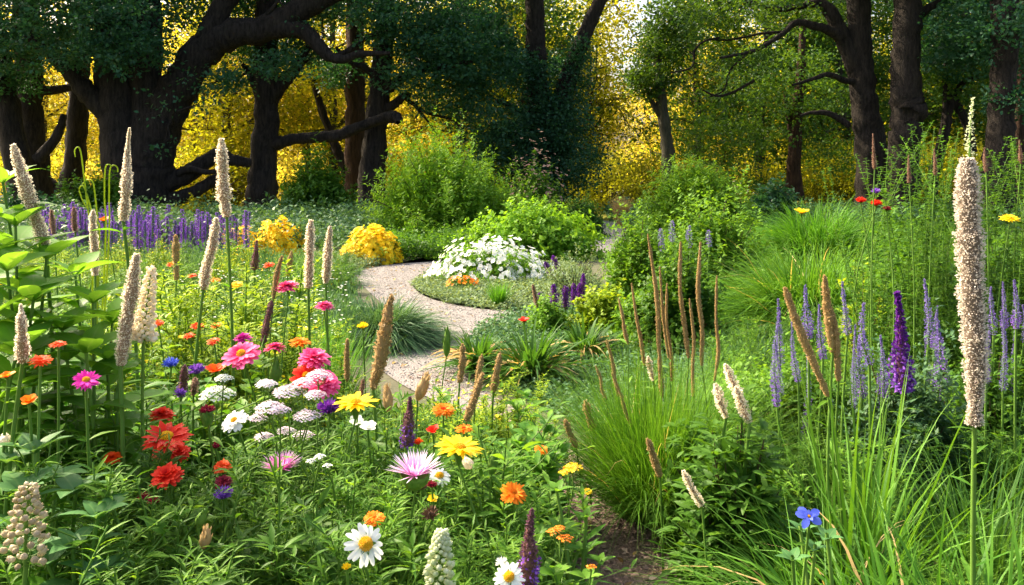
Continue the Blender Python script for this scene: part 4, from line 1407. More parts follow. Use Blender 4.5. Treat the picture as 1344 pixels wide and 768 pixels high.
FL = [
    # kind, colour, px, py, Y, diameter px, tilt, label, extras
    ('zinnia', 'pink', 317, 466, 3.0, 49, .6, 'large pink zinnia with yellow centre facing us above the white yarrow', {}),
    ('dahlia', 'pink', 377, 377, 3.5, 32, .2, 'pink zinnia on the tallest green stem, seen from the side', {}),
    ('dahlia', 'pink', 426, 402, 3.5, 25, .15, 'small pink zinnia right of the tallest one', {}),
    ('dahlia', 'magenta', 319, 444, 3.2, 24, .1, 'flat magenta zinnia just behind the large pink one', {}),
    ('dahlia', 'pink', 361, 457, 3.1, 30, -.1, 'pink zinnia side on over a fat bud right of the large one', {}),
    ('dahlia', 'pink', 412, 471, 3.0, 44, .35, 'ruffled pink zinnia above the red one by the yarrow', {}),
    ('dahlia', 'pink', 424, 503, 2.85, 48, .6, 'crimson pink zinnia half hidden behind white yarrow', {}),
    ('zinnia', 'red', 402, 494, 2.95, 40, .7, 'red zinnia between two pink ones', {}),
    ('gerbera', 'magenta', 113, 499, 2.0, 36, .6, 'lone magenta daisy flower tilted right near the left edge', dict(az=.5)),
    ('gerbera', 'red', 218, 574, 2.3, 66, .38, 'largest scarlet daisy with yellow centre', {}),
    ('dahlia', 'red', 212, 545, 2.5, 34, .15, 'flat scarlet flower above the largest scarlet daisy', {}),
    ('dahlia', 'red', 219, 625, 2.2, 44, .45, 'plain scarlet flower below the largest scarlet daisy', {}),
    ('dahlia', 'red', 210, 598, 2.35, 24, .4, 'small scarlet flower tucked left under the largest daisy', {}),
    ('dahlia', 'red', 235, 594, 2.35, 30, .5, 'scarlet flower tucked right under the largest daisy', {}),
    ('dahlia', 'orangered', 147, 601, 2.3, 26, .25, 'small orange red flower left of the scarlet group', {}),
    ('calendula', 'orangered', 292, 612, 2.3, 26, .45, 'orange red flower right of the scarlet group', dict(disc='orangered')),
    ('dahlia', 'maroon', 293, 633, 2.25, 25, .5, 'dark red double flower right under the orange red one', {}),
    ('button', 'violet', 293, 650, 2.15, 26, .15, 'violet button flower on a slim green calyx', {}),
    ('button', 'maroon', 189, 654, 2.1, 17, .2, 'dark red bud left of its twin below the scarlet flowers', {}),
    ('button', 'maroon', 202, 659, 2.05, 16, .2, 'dark red bud right of its twin below the scarlet flowers', {}),
    ('tube', 'maroon', 272, 540, 2.3, 20, .05, 'red topped fat green bud tube left of the white flower', {}),
    ('button', 'maroon', 283, 586, 2.35, 14, .2, 'tiny dark red bud between scarlet and pink flowers', {}),
    ('calendula', 'orange', 394, 449, 3.2, 31, .12, 'orange flower seen from the side between pink zinnias', dict(disc='orange')),
    ('calendula', 'orangered', 248, 441, 3.4, 16, .3, 'small orange red flower, leftmost of three before the yellow green plants', dict(disc='orange')),
    ('calendula', 'orangered', 259, 428, 3.5, 18, .3, 'small orange red flower, uppermost of three before the yellow green plants', dict(disc='orange')),
    ('calendula', 'orangered', 280, 448, 3.3, 19, .3, 'small orange red flower, rightmost of three before the yellow green plants', dict(disc='orange')),
    ('poppy', 'orangered', 283, 487, 3.0, 28, .3, 'half open orange red flower left of the white umbel', {}),
    ('calendula', 'orangered', 208, 424, 3.4, 15, .4, 'small red flower beside the knobbly cream spike', dict(disc='orange')),
    ('calendula', 'orange', 284, 427, 3.6, 15, .3, 'tiny orange flower at the yellow green plants', dict(disc='orange')),
    ('calendula', 'orangered', 76, 452, 2.05, 22, .15, 'rusty orange flower in front of the broad leaves', dict(disc='orangered')),
    ('calendula', 'orangered', 53, 473, 2.0, 30, .25, 'orange red flower left of the rusty orange one', dict(disc='orangered')),
    ('poppy', 'orange', 9, 495, 2.0, 22, .2, 'orange flower cut by the left edge', {}),
    ('poppy', 'orange', 38, 527, 1.95, 25, .35, 'orange cup flower above the blue green leaves', {}),
    ('sidecone', 'yellow', 467, 529, 2.5, 58, .12, 'golden yellow flower on a thick cone calyx, right of the yarrow', dict(az=.25)),
    ('sidecone', 'yellow', 603, 588, 2.3, 64, .18, 'golden yellow flower on a thick calyx right of the pale thistle', dict(az=.45)),
    ('thistle', 'thistle', 545, 622, 2.1, 72, .08, 'large pale pink thistle like flower with white tips', {}),
    ('thistle', 'hotthistle', 370, 614, 2.3, 52, .1, 'mid pink thistle like flower below the yarrow', {}),
    ('daisy', 'white', 480, 714, 1.82, 56, .95, 'white daisy with an orange dome tilted to the right', dict(az=.5)),
    ('daisy', 'white', 668, 757, 1.78, 42, .85, 'white daisy at the bottom edge beside the purple spike', {}),
    ('daisy', 'white', 577, 624, 2.4, 32, .5, 'small half hidden white daisy behind the yellow flower', {}),
    ('calendula', 'orange', 674, 647, 2.4, 37, .5, 'round orange marigold right of the pale thistle', dict(disc='orange')),
    ('calendula', 'orange', 491, 680, 2.1, 30, .3, 'orange marigold directly above the white daisy', dict(disc='orange')),
    ('calendula', 'orange', 582, 538, 2.8, 31, .35, 'orange flower with darker middle right of the purple spike', dict(disc='orangered')),
    ('calendula', 'orange', 609, 563, 2.7, 24, .15, 'flat orange flower above the right hand yellow one', dict(disc='orangered')),
    ('poppy', 'red', 568, 566, 2.6, 20, .3, 'small red flower between orange and yellow ones', {}),
    ('button', 'orangered', 549, 581, 2.5, 13, .2, 'tiny orange red bud behind the pale thistle', {}),
    ('calendula', 'orange', 710, 590, 2.9, 20, .25, 'small orange flower by the path edge', dict(disc='orangered')),
    ('poppy', 'orange', 748, 618, 3.0, 22, .3, 'yellow orange flower closest to the path', {}),
    ('calendula', 'yellow', 771, 645, 2.8, 14, .3, 'tiny yellow flower hanging over the path edge', {}),
    ('poppy', 'red', 688, 422, 6.1, 17, .25, 'lone orange red flower on a thin stem over the strappy clump', {}),
    ('button', 'yellow', 476, 429, 4.2, 14, .1, 'yellow button flower on a thin stem before the path', {}),
    ('button', 'deepviolet', 432, 537, 2.55, 30, .3, 'dark purple pompom right of the yarrow', {}),
    ('button', 'violet', 258, 487, 2.9, 22, .3, 'mauve pompom left of the half open red flower', {}),
    ('button', 'blue', 224, 478, 3.0, 20, .3, 'pale blue flower head beside the feathery stem', {}),
    ('button', 'violet', 236, 517, 2.7, 16, .3, 'small violet flower at the foot of a dark spike', {}),
    ('zinnia', 'white', 308, 553, 2.4, 36, .6, 'open white flower left of the yarrow', {}),
    ('button', 'brown', 551, 623, 2.35, 12, .1, 'small brown seed bud by the thistle', {}),
    ('button', 'maroon', 531, 700, 1.95, 0.1, .1, '', {}),
    ('button', 'maroon', 567, 637, 2.2, 14, .1, 'dark round bud right of the pale thistle', {}),
    ('button', 'brown', 553, 640, 2.25, 16, .1, 'brown bud ball next to the dark round one', {}),
    ('poppy', 'yellow', 567, 656, 2.2, 16, .4, 'small yellow flower below the dark round bud', {}),
    ('button', 'brown', 566, 676, 2.1, 24, .4, 'brown ragged seed head left of the orange marigold', {}),
    ('fivepetal', 'blue', 1062, 678, 1.95, 31, .9, 'single bright blue flower in the near right hand grass', {}),
    ('button', 'yellow', 455, 745, 1.85, 13, .2, 'tiny yellow flower below the white daisy', {}),
    ('button', 'white', 658, 739, 1.9, 16, .3, 'little white bud above the bottom daisy', {}),
    ('poppy', 'white', 483, 562, 2.6, 24, .4, 'small white flower right of the yarrow', {}),
    ('poppy', 'white', 468, 555, 2.7, 22, .4, 'small white blossom beside its twin under the yellow flower', {}),
    ('calendula', 'yellow', 1325, 287, 4.4, 26, .2, 'yellow flower among the tall stems at the right edge', {}),
    ('button', 'red', 1150, 268, 4.8, 14, .2, 'red flower head before the right hand oak, the right one', {}),
    ('button', 'red', 1130, 264, 4.9, 13, .2, 'red flower head before the right hand oak, the left one', {}),
    ('button', 'maroon', 1164, 275, 4.7, 11, .2, 'dark red flower head under the taller red ones', {}),
    ('button', 'violet', 1150, 252, 4.8, 12, .2, 'violet flower head topping the red ones', {}),
    ('poppy', 'yellow', 1052, 280, 6.6, 22, .2, 'yellow flower at the top of the huge grass fountain', {}),
    ('poppy', 'yellow', 600, 575, 3.3, 0.1, .2, '', {}),
    ('calendula', 'orange', 283, 368, 4.2, 14, .2, 'small orange flower low in the yellow green stems', dict(disc='orange')),
    ('calendula', 'yellow', 310, 374, 4.2, 20, .3, 'yellow flower in the yellow green stems', {}),
    ('calendula', 'orangered', 225, 347, 5.0, 14, .3, 'orange flower beside the slim tan spike in the meadow', dict(disc='orange')),
    ('calendula', 'orangered', 252, 362, 4.6, 13, .3, 'brick red flower below the leaning grey spike', dict(disc='maroon')),
    ('calendula', 'orangered', 353, 348, 5.2, 15, .3, 'faded red flower in the meadow beside the dark spike', dict(disc='maroon')),
    ('poppy', 'orange', 136, 290, 6.0, 16, .3, 'orange flower near the nodding stems', {}),
]
NAMES = {'zinnia': 'zinnia', 'dahlia': 'zinnia', 'gerbera': 'daisy_flower', 'daisy': 'daisy_flower', 'calendula': 'marigold', 'poppy': 'cup_flower', 'thistle': 'thistle_flower', 'sidecone': 'yellow_daisy',
         'button': 'button_flower', 'tube': 'flower_bud', 'fivepetal': 'blue_flower'}
for kind, col, px, py, Y, d, tilt, lab, ex in FL:
    if d < 1:
        continue
    flower(NAMES[kind], lab, px, py, Y, d, kind, col, tilt, **ex)

# closed spindle buds
def bud(px0, py0, px1, py1, wpx, Y, label, mat='stem', tipmat='brown'):
    a_, b_ = W(px0, py0, Y), W(px1, py1, Y)     # bottom, top
    base = np.array((a_[0] + N() * .04, Y, 0))
    r = thing('flower_bud', label, 'flower bud', base)
    sm = MB()
    P = curve_stem(base * 0, a_ - base, 8, .04)
    sm.tubes(P[None], np.linspace(.004, .003, 8)[None], .4, 6)
    stem_leaves(sm, P, 5, .07, .009, .3, .9, LAN, .5)
    sm.build('stem', M['stem'], r)
    mb = MB()
    L = np.linalg.norm(b_ - a_)
    z = np.linspace(0, 1, 10)
    R = wpx / 2 / F * Y
    P = (a_ - base) + (b_ - a_)[None] * z[:, None]
    mb.tubes(P[None], (R * np.array([.35, .7, .92, 1, .98, .9, .78, .6, .38, .08]))[None], .5, 10, 0, .03)
    n = 50
    t_ = U(.1, .9, n)
    d = nrm(rand_dirs(n, -.2, .2) * .3 + nrm(b_ - a_))
    o_ = nrm(rand_dirs(n, -.1, .1))
    p = (a_ - base) + (b_ - a_)[None] * t_[:, None] + o_ * (R * np.interp(t_, z, [.35, .7, .92, 1, .98, .9, .78, .6, .38, .08]))[:, None]
    mb.leaves(p, d, o_, L * .22, R * .16, U(0, 1, n), (.5, 1, .1), 0, .2)
    mb.build('bud', M[mat], r)


for b in [(360, 505, 362, 470, 14, 3.05, 'fat green bud under the side on pink zinnia', 'stem'), (548, 525, 562, 490, 15, 2.8, 'tapering bud with a bluish tip before the path', 'tan'),
          (510, 540, 508, 505, 13, 2.7, 'brownish closed bud right of the yellow flower', 'tan'), (645, 622, 650, 590, 14, 2.5, 'pale green closed bud right of the yellow flower', 'stem'),
          (154, 540, 156, 504, 11, 2.4, 'slim green bud below the leaning tan spike', 'stem'), (268, 720, 272, 690, 15, 1.95, 'grey green bud low in the bed beside a dry seed head', 'tan'),
          (586, 468, 587, 428, 10, 4.0, 'upright green spindle bud in front of the path', 'stem'), (618, 615, 610, 600, 14, 2.4, 'cream opening bud beside the pale green one', 'cream'),
          (260, 690, 270, 668, 14, 2.0, 'striped green bud above the grey green one', 'stem'), (8, 582, 6, 570, 16, 2.0, 'cream button bud at the left edge', 'cream'),
          (460, 558, 462, 520, 0.1, 2.5, '', 'stem')]:
    if b[4] > 1:
        bud(*b)

# white yarrow
print('yarrow')


def umbel(name, label, heads, Y, mat, group=None, florets=120, base_px=None, cat='flowers'):
    bx = ((base_px if base_px else np.mean([h[0] for h in heads])) - HX) / F * Y
    base = np.array((bx, Y, 0))
    r = thing(name, label, cat, base, group)
    sm = MB()
    hub = np.array((0, 0, min(H - (h[1] - HY) / F * Y for h in heads) * .72))
    sm.tubes(catmull([(0, 0, 0), (.01, 0, hub[2] * .5), hub], 4)[None], .004, .5, 6)
    for (px, py, d) in heads:
        Yh = Y + N() * .05
        c = W(px, py, Yh) - base
        R = d / 2 / F * Yh
        P = curve_stem(hub, c - np.array([0, 0, R * .7]), 6, .05)
        sm.tubes(P[None], .0022, .5, 5)
        stem_leaves(sm, P, 4, .05, .004, .1, .8, NAR, .5)
        k = 14
        a_ = U(0, 2 * PI, k)
        q = R * np.sqrt(U(0, 1, k)) * .9
        ends = c + np.stack([q * np.cos(a_), q * np.sin(a_), np.full(k, -.006)], -1)
        st = np.broadcast_to(P[-1], ends.shape)
        sm.tubes(np.stack([st, (st + ends) / 2 + [0, 0, -.002], ends], 1), .0009, .6, 3)
        hb = MB()
        n = int(florets * max(.5, d / 36))
        i = np.arange(n) + .5
        rr = np.sqrt(i / n)
        an = i * 2.39996
        lump = 1 + .12 * np.sin(an * 3)
        p = np.stack([R * rr * np.cos(an) * lump, R * rr * np.sin(an) * lump, R * .5 * (1 - rr ** 2) + N(size=n) * R * .04], -1)
        ax = nrm(np.stack([rr * np.cos(an) * .6, rr * np.sin(an) * .6, np.ones(n)], -1) + N(size=(n, 3)) * .2)
        ref = nrm(np.cross(ax, N(size=(n, 3))))
        r2 = np.cross(ax, ref)
        s = R * 1.15 / math.sqrt(n) * 1.15
        tn = U(0, 1, n)
        for pq in range(5):
            g_ = pq * 2 * PI / 5
            hb.diamonds(p, ref * math.cos(g_) + r2 * math.sin(g_) + ax * .2, ax, s, s * .45, tn)
        hb.blobs(p, ax, s * .25, s * .25, 1 - tn, 1, 4, 3)
        hb.build('flower_head', [M[mat], M['greencream']], r, c)
    sm.build('stem', M['stem'], r)
    return r


umbel('yarrow', 'big white and faintly pink yarrow with many flat heads in the middle of the bed',
      [(378, 517, 42), (354, 538, 40), (402, 548, 36), (375, 567, 24), (398, 573, 28), (346, 575, 26), (413, 520, 28), (397, 505, 30), (352, 505, 22), (338, 550, 24), (368, 540, 26)], 2.45, 'palepink', base_px=380, florets=170)
umbel('yarrow', 'flat pure white umbel left of the big yarrow', [(284, 520, 46), (293, 498, 24)], 2.6, 'white', florets=170)
umbel('yarrow', 'small white umbel above the big yarrow', [(349, 506, 28)], 2.75, 'white', florets=100)
umbel('yarrow', 'white blossom head cut through crimson petals', [(418, 495, 34)], 2.6, 'palepink', florets=120)
umbel('lantana', 'pair of orange lantana heads over smooth leaves near the path', [(727, 699, 17), (742, 708, 20), (735, 694, 14)], 2.2, 'orange', florets=40)
umbel('lantana', 'single orange flower head low beside the mulch path', [(776, 745, 12)], 2.1, 'orange', florets=24)
umbel('lantana', 'orange yellow flower head behind the lantana pair', [(752, 615, 24), (742, 621, 16)], 2.95, 'yellow', florets=40)
umbel('white_umbel', 'tiny white flowers low in the bed below the yarrow', [(420, 600, 14), (430, 612, 12), (408, 606, 12)], 2.2, 'white', florets=30)

# ------------------------------------------------------------------ flower and seed spikes
print('spikes')
SP = {  # floret material, core material, floret size as share of the width, openness, core share
    'cream': ('cream', 'cream_core', .19, 1.0, .60), 'greencream': ('greencream', 'cream_core', .22, 1.0, .5), 'tan': ('tan', 'tan_core', .34, .6, .66),
    'dry': ('drypurple', 'brown', .26, .6, .6), 'violet': ('violet', 'stem', .26, 1.0, .25), 'deep': ('deepviolet', 'drypurple', .30, 1.0, .35),
    'lav': ('lavender', 'stem', .24, 1.1, .16), 'dusky': ('dusky', 'brown', .28, .8, .5), 'big': ('bigcream', 'big_core', .15, 1.1, .66), 'airy': ('greencream', 'stem', .28, 1.1, .14), 'plume': ('cream', 'cream_core', .26, 1.0, .35),
}


def spike(label, kind, path, wpx, Y, shape='long', name='flower_spike', cat='flower spike', group=None, stem_to=None, leaves=11, leafL=.10, leafW=.009, dens=1.0, leafmat='bright', two=None, base_dx=0.0):
    """path: photo pixels from the top of the spike to its bottom"""
    fm, cm, fs, opn, core = SP[kind]
    pw = np.array([W(x + N() * .05 * wpx, y, Y + N() * .006) for x, y in path[::-1]])
    if stem_to:
        foot = W(stem_to[0], stem_to[1], Y)
        foot = np.array((foot[0] + (foot[0] - pw[0][0]) * .2, Y, 0)) if foot[2] > .02 else np.array((foot[0], Y, 0))
    else:
        foot = np.array((pw[0][0] + (pw[0][0] - pw[-1][0]) * .25 + N() * .02 + base_dx, Y + .02, 0))
    root = thing(name, label, cat, foot, group)
    P = catmull(pw - foot, 10)
    L = np.linalg.norm(np.diff(P, axis=0), axis=1).sum()
    R = wpx / 2 / F * Y
    sm = MB()
    S = np.vstack([curve_stem(foot * 0, P[0], 8, .02), P[1:2]])
    sr = min(.0055, max(.0016, R * .22))
    sm.tubes(S[None], np.linspace(sr * 1.25, sr, len(S))[None], .5, 6)
    if leaves:
        stem_leaves(sm, S, leaves, leafL, leafW, .2, .98, LAN, .45, 1)
    sm.build('stem', [M['stem'], M[leafmat]], root)
    k = len(P)
    z = np.linspace(0, 1, k)                    # 0 bottom, 1 top
    prof = {'long': np.interp(z, [0, .06, .2, .6, .9, 1], [.6, .85, 1, .95, .72, .34]), 'cone': np.interp(z, [0, .08, .3, 1], [.7, 1, .95, .16]),
            'spindle': np.interp(z, [0, .25, .5, .8, 1], [.45, .85, 1, .75, .2]), 'big': np.interp(z, [0, .1, .22, .4, .7, .93, 1], [.5, .55, .82, 1.05, .95, .72, .42])}[shape]
    prof = prof * (1 + .09 * N(size=k)) * (1 + .10 * np.sin(z * U(5, 14) + U(0, 6)))
    mb = MB()
    mb.tubes(P[None], (R * core * prof)[None], .5, 9, 1, .08)
    s = max(R * 2 * fs * .55, .0022 * Y / 2.2)
    n = int(min(9000, max(60, dens * {'lav': 1.0, 'violet': 1.3, 'cream': 2.2, 'tan': 2.4, 'big': 2.6, 'airy': .8}.get(kind, 2.6) * L * R * 2 * PI * .8 / (s * s))))
    t_ = U(0, 1, n)
    if kind in ('lav', 'violet', 'airy'):               # florets stand in whorls
        wh = max(6, int(L / (s * 1.5)))
        t_ = np.clip((np.floor(t_ * wh) + .5 + N(size=n) * .22) / wh, 0, 1)
    x = t_ * (k - 1)
    i = np.minimum(x.astype(int), k - 2)
    c = P[i] + (P[i + 1] - P[i]) * (x - i)[:, None]
    T = nrm(P[i + 1] - P[i])
    rf = nrm(np.cross(T, N(size=(n, 3))))
    rr = R * np.interp(t_, z, prof)
    pos = c + rf * np.maximum(rr * U(core * .75, 1.0, n) - s * .6, 0)[:, None]
    d = nrm(rf * opn + T * U(.0, .8, n)[:, None] + N(size=(n, 3)) * .35)
    l = s * U(.6, 1.25, n)
    mb.diamonds(pos, d, nrm(N(size=(n, 3)) + T), l, l * .30, U(0, 1, n))
    mb.diamonds(pos, nrm(d + N(size=(n, 3)) * .5), nrm(N(size=(n, 3))), l * .8, l * .3, U(0, 1, n))
    mats = [M[fm], M[cm]]
    if two:                                     # the lowest florets are open in another colour
        m_ = int(n * .2)
        t2 = .5 * (1 - np.sqrt(U(0, 1, m_)))
        x = t2 * (k - 1)
        i = np.minimum(x.astype(int), k - 2)
        rf = nrm(np.cross(T[:m_], N(size=(m_, 3))))
        p2 = P[i] + rf * (R * np.interp(t2, z, prof) * U(.45, .9, m_))[:, None]
        mb.diamonds(p2, nrm(rf + N(size=rf.shape) * .6), rf, s * U(.7, 1.3, m_), s * .45, U(0, 1, m_), 2)
        mats.append(M[two])
    mb.build('florets', mats, root)
    return root


def knobs(label, path, wpx, Y, n, r_px, mat='cream', stem_to=None, leaves=10, name='flower_spike', group=None):
    """a raceme of round buds"""
    pw = np.array([W(x, y, Y) for x, y in path[::-1]])
    foot = np.array((pw[0][0] + N() * .02, Y, 0))
    root = thing(name, label, 'flower spike', foot, group)
    P = catmull(pw - foot, 8)
    k = len(P)
    S = np.vstack([curve_stem(foot * 0, P[0], 8, .02), P[1:]])
    sm = MB()
    sm.tubes(S[None], np.linspace(.005, .002, len(S))[None], .6, 6)
    stem_leaves(sm, S[:9], leaves, .085, .007, .1, .95, LAN, .45, 1)
    R, rb = wpx / 2 / F * Y, r_px / F * Y
    t_ = np.linspace(0, 1, n)
    a_ = np.arange(n) * 2.39996
    x = t_ * (k - 1)
    i = np.minimum(x.astype(int), k - 2)
    c = P[i] + (P[i + 1] - P[i]) * (x - i)[:, None]
    out_ = np.stack([np.cos(a_), np.sin(a_), np.full(n, .35)], -1)
    rr = (R - rb) * (1.05 - .75 * t_ ** 1.6) * U(.75, 1.1, n)
    p = c + out_ * rr[:, None]
    sm.tubes(np.stack([c, (c + p) / 2 - [0, 0, .002], p], 1), .0011, .7, 4)
    mb = MB()
    rad = rb * U(.75, 1.15, n) * (1.1 - .4 * t_)
    mb.blobs(p, nrm(out_), rad, rad * 1.15, U(0, 1, n), 0, 9, 7)
    m_ = n * 5
    d = rand_dirs(m_)
    q = np.repeat(p, 5, 0)
    dd = nrm(np.repeat(out_, 5, 0) + d * .8)
    mb.leaves(q + dd * np.repeat(rad, 5)[:, None] * .8, dd, rand_dirs(m_), np.repeat(rad, 5) * .7, np.repeat(rad, 5) * .22, U(0, 1, m_), (.5, 1, .1), .2)
    mb.build('florets', M[mat], root)
    sm.build('stem', [M['stem'], M['bright']], root)
    return root


S_ = spike
S_('cream flower spike leaning left over the broad leaves at the left edge', 'cream', [(17, 190), (30, 235), (46, 280), (60, 322)], 22, 2.6, leaves=4)
S_('upright cream spike with a green tip on a broad leaved stem', 'cream', [(170, 168), (167, 205), (165, 245), (162, 290)], 19, 2.9, shape='cone', leaves=14, leafL=.14, leafW=.026, leafmat='broad')
S_('upright cream spike in front of the gold gap right of the great oak', 'cream', [(291, 182), (293, 215), (294, 250), (296, 285)], 20, 3.4, leaves=8)
S_('slim pale spike beside the nodding stems', 'cream', [(122, 276), (123, 300), (124, 330), (125, 362)], 13, 3.2, leaves=6)
S_('long tan cream spike leaning over the feathery stems', 'cream', [(180, 333), (172, 380), (164, 430), (156, 480)], 24, 2.35, leaves=6)
knobs('knobbly cream spike with round open florets beside the leaning one', [(199, 352), (194, 390), (190, 425), (188, 450)], 32, 2.4, 130, 3.3, 'cream', leaves=110)
S_('short cream spike low at the left edge', 'cream', [(29, 400), (29, 430), (30, 475)], 22, 2.0, shape='cone', leaves=6)
S_('grey cream spike leaning right in the middle of the meadow', 'cream', [(284, 286), (279, 320), (272, 350), (266, 380)], 17, 3.3, leaves=4)
S_('left one of two cream spikes near the yellow flowers', 'cream', [(407, 289), (406, 320), (405, 350), (404, 378)], 16, 3.6, leaves=3)
S_('right one of two cream spikes near the yellow flowers', 'cream', [(433, 297), (431, 325), (429, 350), (428, 372)], 14, 3.7, leaves=3)
S_('slim tan spike in the meadow below the lavender drift', 'tan', [(231, 309), (231, 330), (232, 368)], 11, 3.8, leaves=3)
S_('fat brown cattail like head leaning right before the path', 'tan', [(515, 389), (508, 425), (498, 470), (489, 510)], 25, 2.8, shape='spindle', leaves=5)
S_('dark brown dry spike left of the tallest pink zinnia', 'dry', [(356, 395), (350, 425), (346, 450)], 13, 3.3, leaves=3)
S_('thin tan seed stalk leaning above the dark dry spike', 'tan', [(370, 336), (364, 358), (358, 392)], 9, 3.5)
S_('short dark purple spike before the domed yellow clump', 'dry', [(336, 316), (334, 335), (334, 354)], 13, 4.2, shape='cone')
S_('dark purple spike with a few open violet florets above the pale thistle', 'dry', [(539, 522), (537, 550), (536, 585)], 22, 2.5, shape='cone', two='violet', leaves=8)
S_('tall purple spike with dark tip at the bottom edge', 'dry', [(697, 670), (696, 700), (694, 735), (693, 775)], 32, 1.9, shape='cone', two='violet', leaves=6)
S_('short dark spike with pinkish florets left of the white umbel', 'dry', [(243, 480), (241, 500), (239, 520)], 14, 2.8, two='violet')
S_('stubby dusky pink spike left of the white umbel', 'dusky', [(256, 496), (255, 507), (253, 518)], 12, 2.75)
knobs('cream bud spike standing at the bottom edge left of the daisy', [(580, 698), (578, 730), (576, 785)], 42, 1.9, 100, 4.2, 'greencream', leaves=16)
knobs('clustered cream buds on a thick stalk in the lower left corner', [(38, 638), (36, 670), (34, 705), (34, 745)], 56, 1.65, 78, 4.6, 'budcream', leaves=12)
S_('tan seed spike before the strappy clumps, first from the left', 'tan', [(608, 452), (606, 475), (604, 502)], 12, 3.6)
S_('tan seed spike before the strappy clumps, second from the left', 'tan', [(632, 466), (629, 490), (624, 516)], 11, 3.5)
S_('tan seed spike before the strappy clumps, third from the left', 'tan', [(656, 464), (652, 490), (648, 514)], 13, 3.6)
S_('brownish spike leaning right over the flat orange flower', 'tan', [(634, 490), (624, 520), (612, 552)], 14, 2.9)
S_('thin grey green spike left of the cattail head', 'tan', [(456, 445), (455, 470), (456, 500)], 10, 3.2)
S_('short tan spike between the cattail head and yellow flower', 'dusky', [(478, 498), (474, 515), (470, 528)], 10, 2.7)
S_('slim pale spike left of the tall reddish ones in the far meadow', 'dusky', [(68, 276), (69, 290), (70, 308)], 9, 4.6)
S_('pinkish spike beside the leaning cream one', 'dusky', [(97, 272), (98, 290), (99, 305)], 10, 4.4)
S_('olive spike rising behind the pink zinnia on the tallest stem', 'tan', [(382, 330), (380, 345), (378, 362)], 9, 4.0)
# right hand side
S_('giant thick cream flower spike towering at the right', 'big', [(1272, 208), (1273, 290), (1275, 380), (1276, 470), (1280, 558)], 40, 2.1, shape='big', stem_to=(1285, 690), dens=1.25)
S_('airy pale green spike rising behind the giant cream one', 'airy', [(1277, 128), (1275, 165), (1274, 205), (1276, 260)], 20, 4.3, shape='cone', leaves=8, dens=.6)
S_('left cream plume of the pair beside the upright grass', 'plume', [(938, 504), (945, 525), (953, 548)], 19, 3.0, shape='spindle', name='cream_plume')
S_('right upper cream plume of the pair beside the upright grass', 'plume', [(952, 478), (962, 500), (972, 524)], 18, 3.0, shape='spindle', name='cream_plume')
S_('right lower cream plume of the pair beside the upright grass', 'plume', [(966, 508), (974, 530), (982, 555)], 21, 2.95, shape='spindle', name='cream_plume')
S_('white plume at the left side of the upright grass clump', 'plume', [(851, 468), (854, 482), (858, 500)], 12, 3.9, shape='spindle', name='cream_plume')
S_('thin cream spike over the path below the grass clump', 'tan', [(850, 576), (858, 600), (866, 626)], 13, 3.2)
S_('cream brown spike low beside the mulch path', 'plume', [(896, 618), (907, 640), (922, 664)], 14, 2.8)
S_('tan spike left of the grass clump, the upper one', 'tan', [(768, 526), (774, 548), (780, 564)], 13, 3.9)
S_('tan spike left of the grass clump, the lower one', 'tan', [(741, 551), (748, 570), (756, 588)], 11, 3.7)
reeds = [(829, 372, 846, 480, 9), (850, 308, 868, 520, 12), (875, 372, 882, 500, 9), (893, 318, 904, 470, 12), (919, 318, 921, 480, 12), (941, 362, 938, 500, 9), (812, 392, 824, 452, 9), (797, 446, 812, 520, 10),
         (905, 392, 910, 520, 9), (782, 480, 796, 524, 8), (866, 350, 878, 470, 8), (803, 490, 830, 560, 9)]
ORD = ['first', 'second', 'third', 'fourth', 'fifth', 'sixth', 'seventh', 'eighth', 'ninth', 'tenth', 'eleventh', 'twelfth']
for i, (x0, y0, x1, y1, w) in enumerate(sorted(reeds)):
    S_(ORD[i] + ' tan seed spike, counted from the left by their tips, in the upright grass clump', 'tan', [(x0, y0), (x0 * .6 + x1 * .4 + N() * (y1 - y0) * .018, y0 * .6 + y1 * .4), (x0 * .3 + x1 * .7 + N() * (y1 - y0) * .018, y0 * .3 + y1 * .7), (x1, y1)], w * .66, 3.75 + U(-.1, .15), name='seed_spike', cat='seed spike',
       group='tan seed spikes of the upright grass clump')
for x0, y0, xm, ym, x1, y1, w, lab in ((1029, 378, 1048, 430, 1086, 520, 14, 'long curved tan seed head leaning left out of the sword leaves'), (1082, 362, 1085, 410, 1092, 462, 16, 'upright tan seed head among the sword leaves'),
                                       (1092, 408, 1098, 440, 1100, 500, 12, 'shorter tan seed head right of the upright one in the sword leaves')):
    S_(lab, 'tan', [(x0, y0), (xm, ym), (x1, y1)], w, 2.75, name='seed_spike', cat='seed spike', group='tan seed heads of the sword leaved plant')
S_('deep purple densest flower spike in the right hand bed', 'deep', [(1177, 384), (1180, 425), (1184, 470), (1186, 512)], 32, 3.4, shape='cone', two='violet', leaves=10)
lav = [(1021, 392, 1024, 480, 14), (1040, 422, 1046, 500, 14), (1056, 374, 1062, 442, 16), (1017, 450, 1026, 520, 14), (1106, 370, 1112, 440, 14), (1076, 400, 1080, 470, 12), (1134, 398, 1142, 480, 18), (1128, 440, 1132, 520, 14),
       (1156, 440, 1160, 520, 16), (1212, 366, 1218, 452, 15), (1232, 420, 1234, 510, 20), (1214, 440, 1220, 500, 12), (1152, 490, 1156, 540, 14), (1302, 376, 1304, 440, 14), (1316, 370, 1318, 430, 13), (1331, 368, 1333, 430, 14), (1342, 400, 1344, 450, 13), (1290, 440, 1294, 500, 12)]
for q in range(9):
    x0 = float(rng.choice([U(1012, 1075), U(1095, 1170), U(1200, 1250), U(1292, 1344)]))
    y0 = U(385, 460)
    lav.append((x0, y0, x0 + N() * 3, y0 + U(50, 130), U(9, 15)))
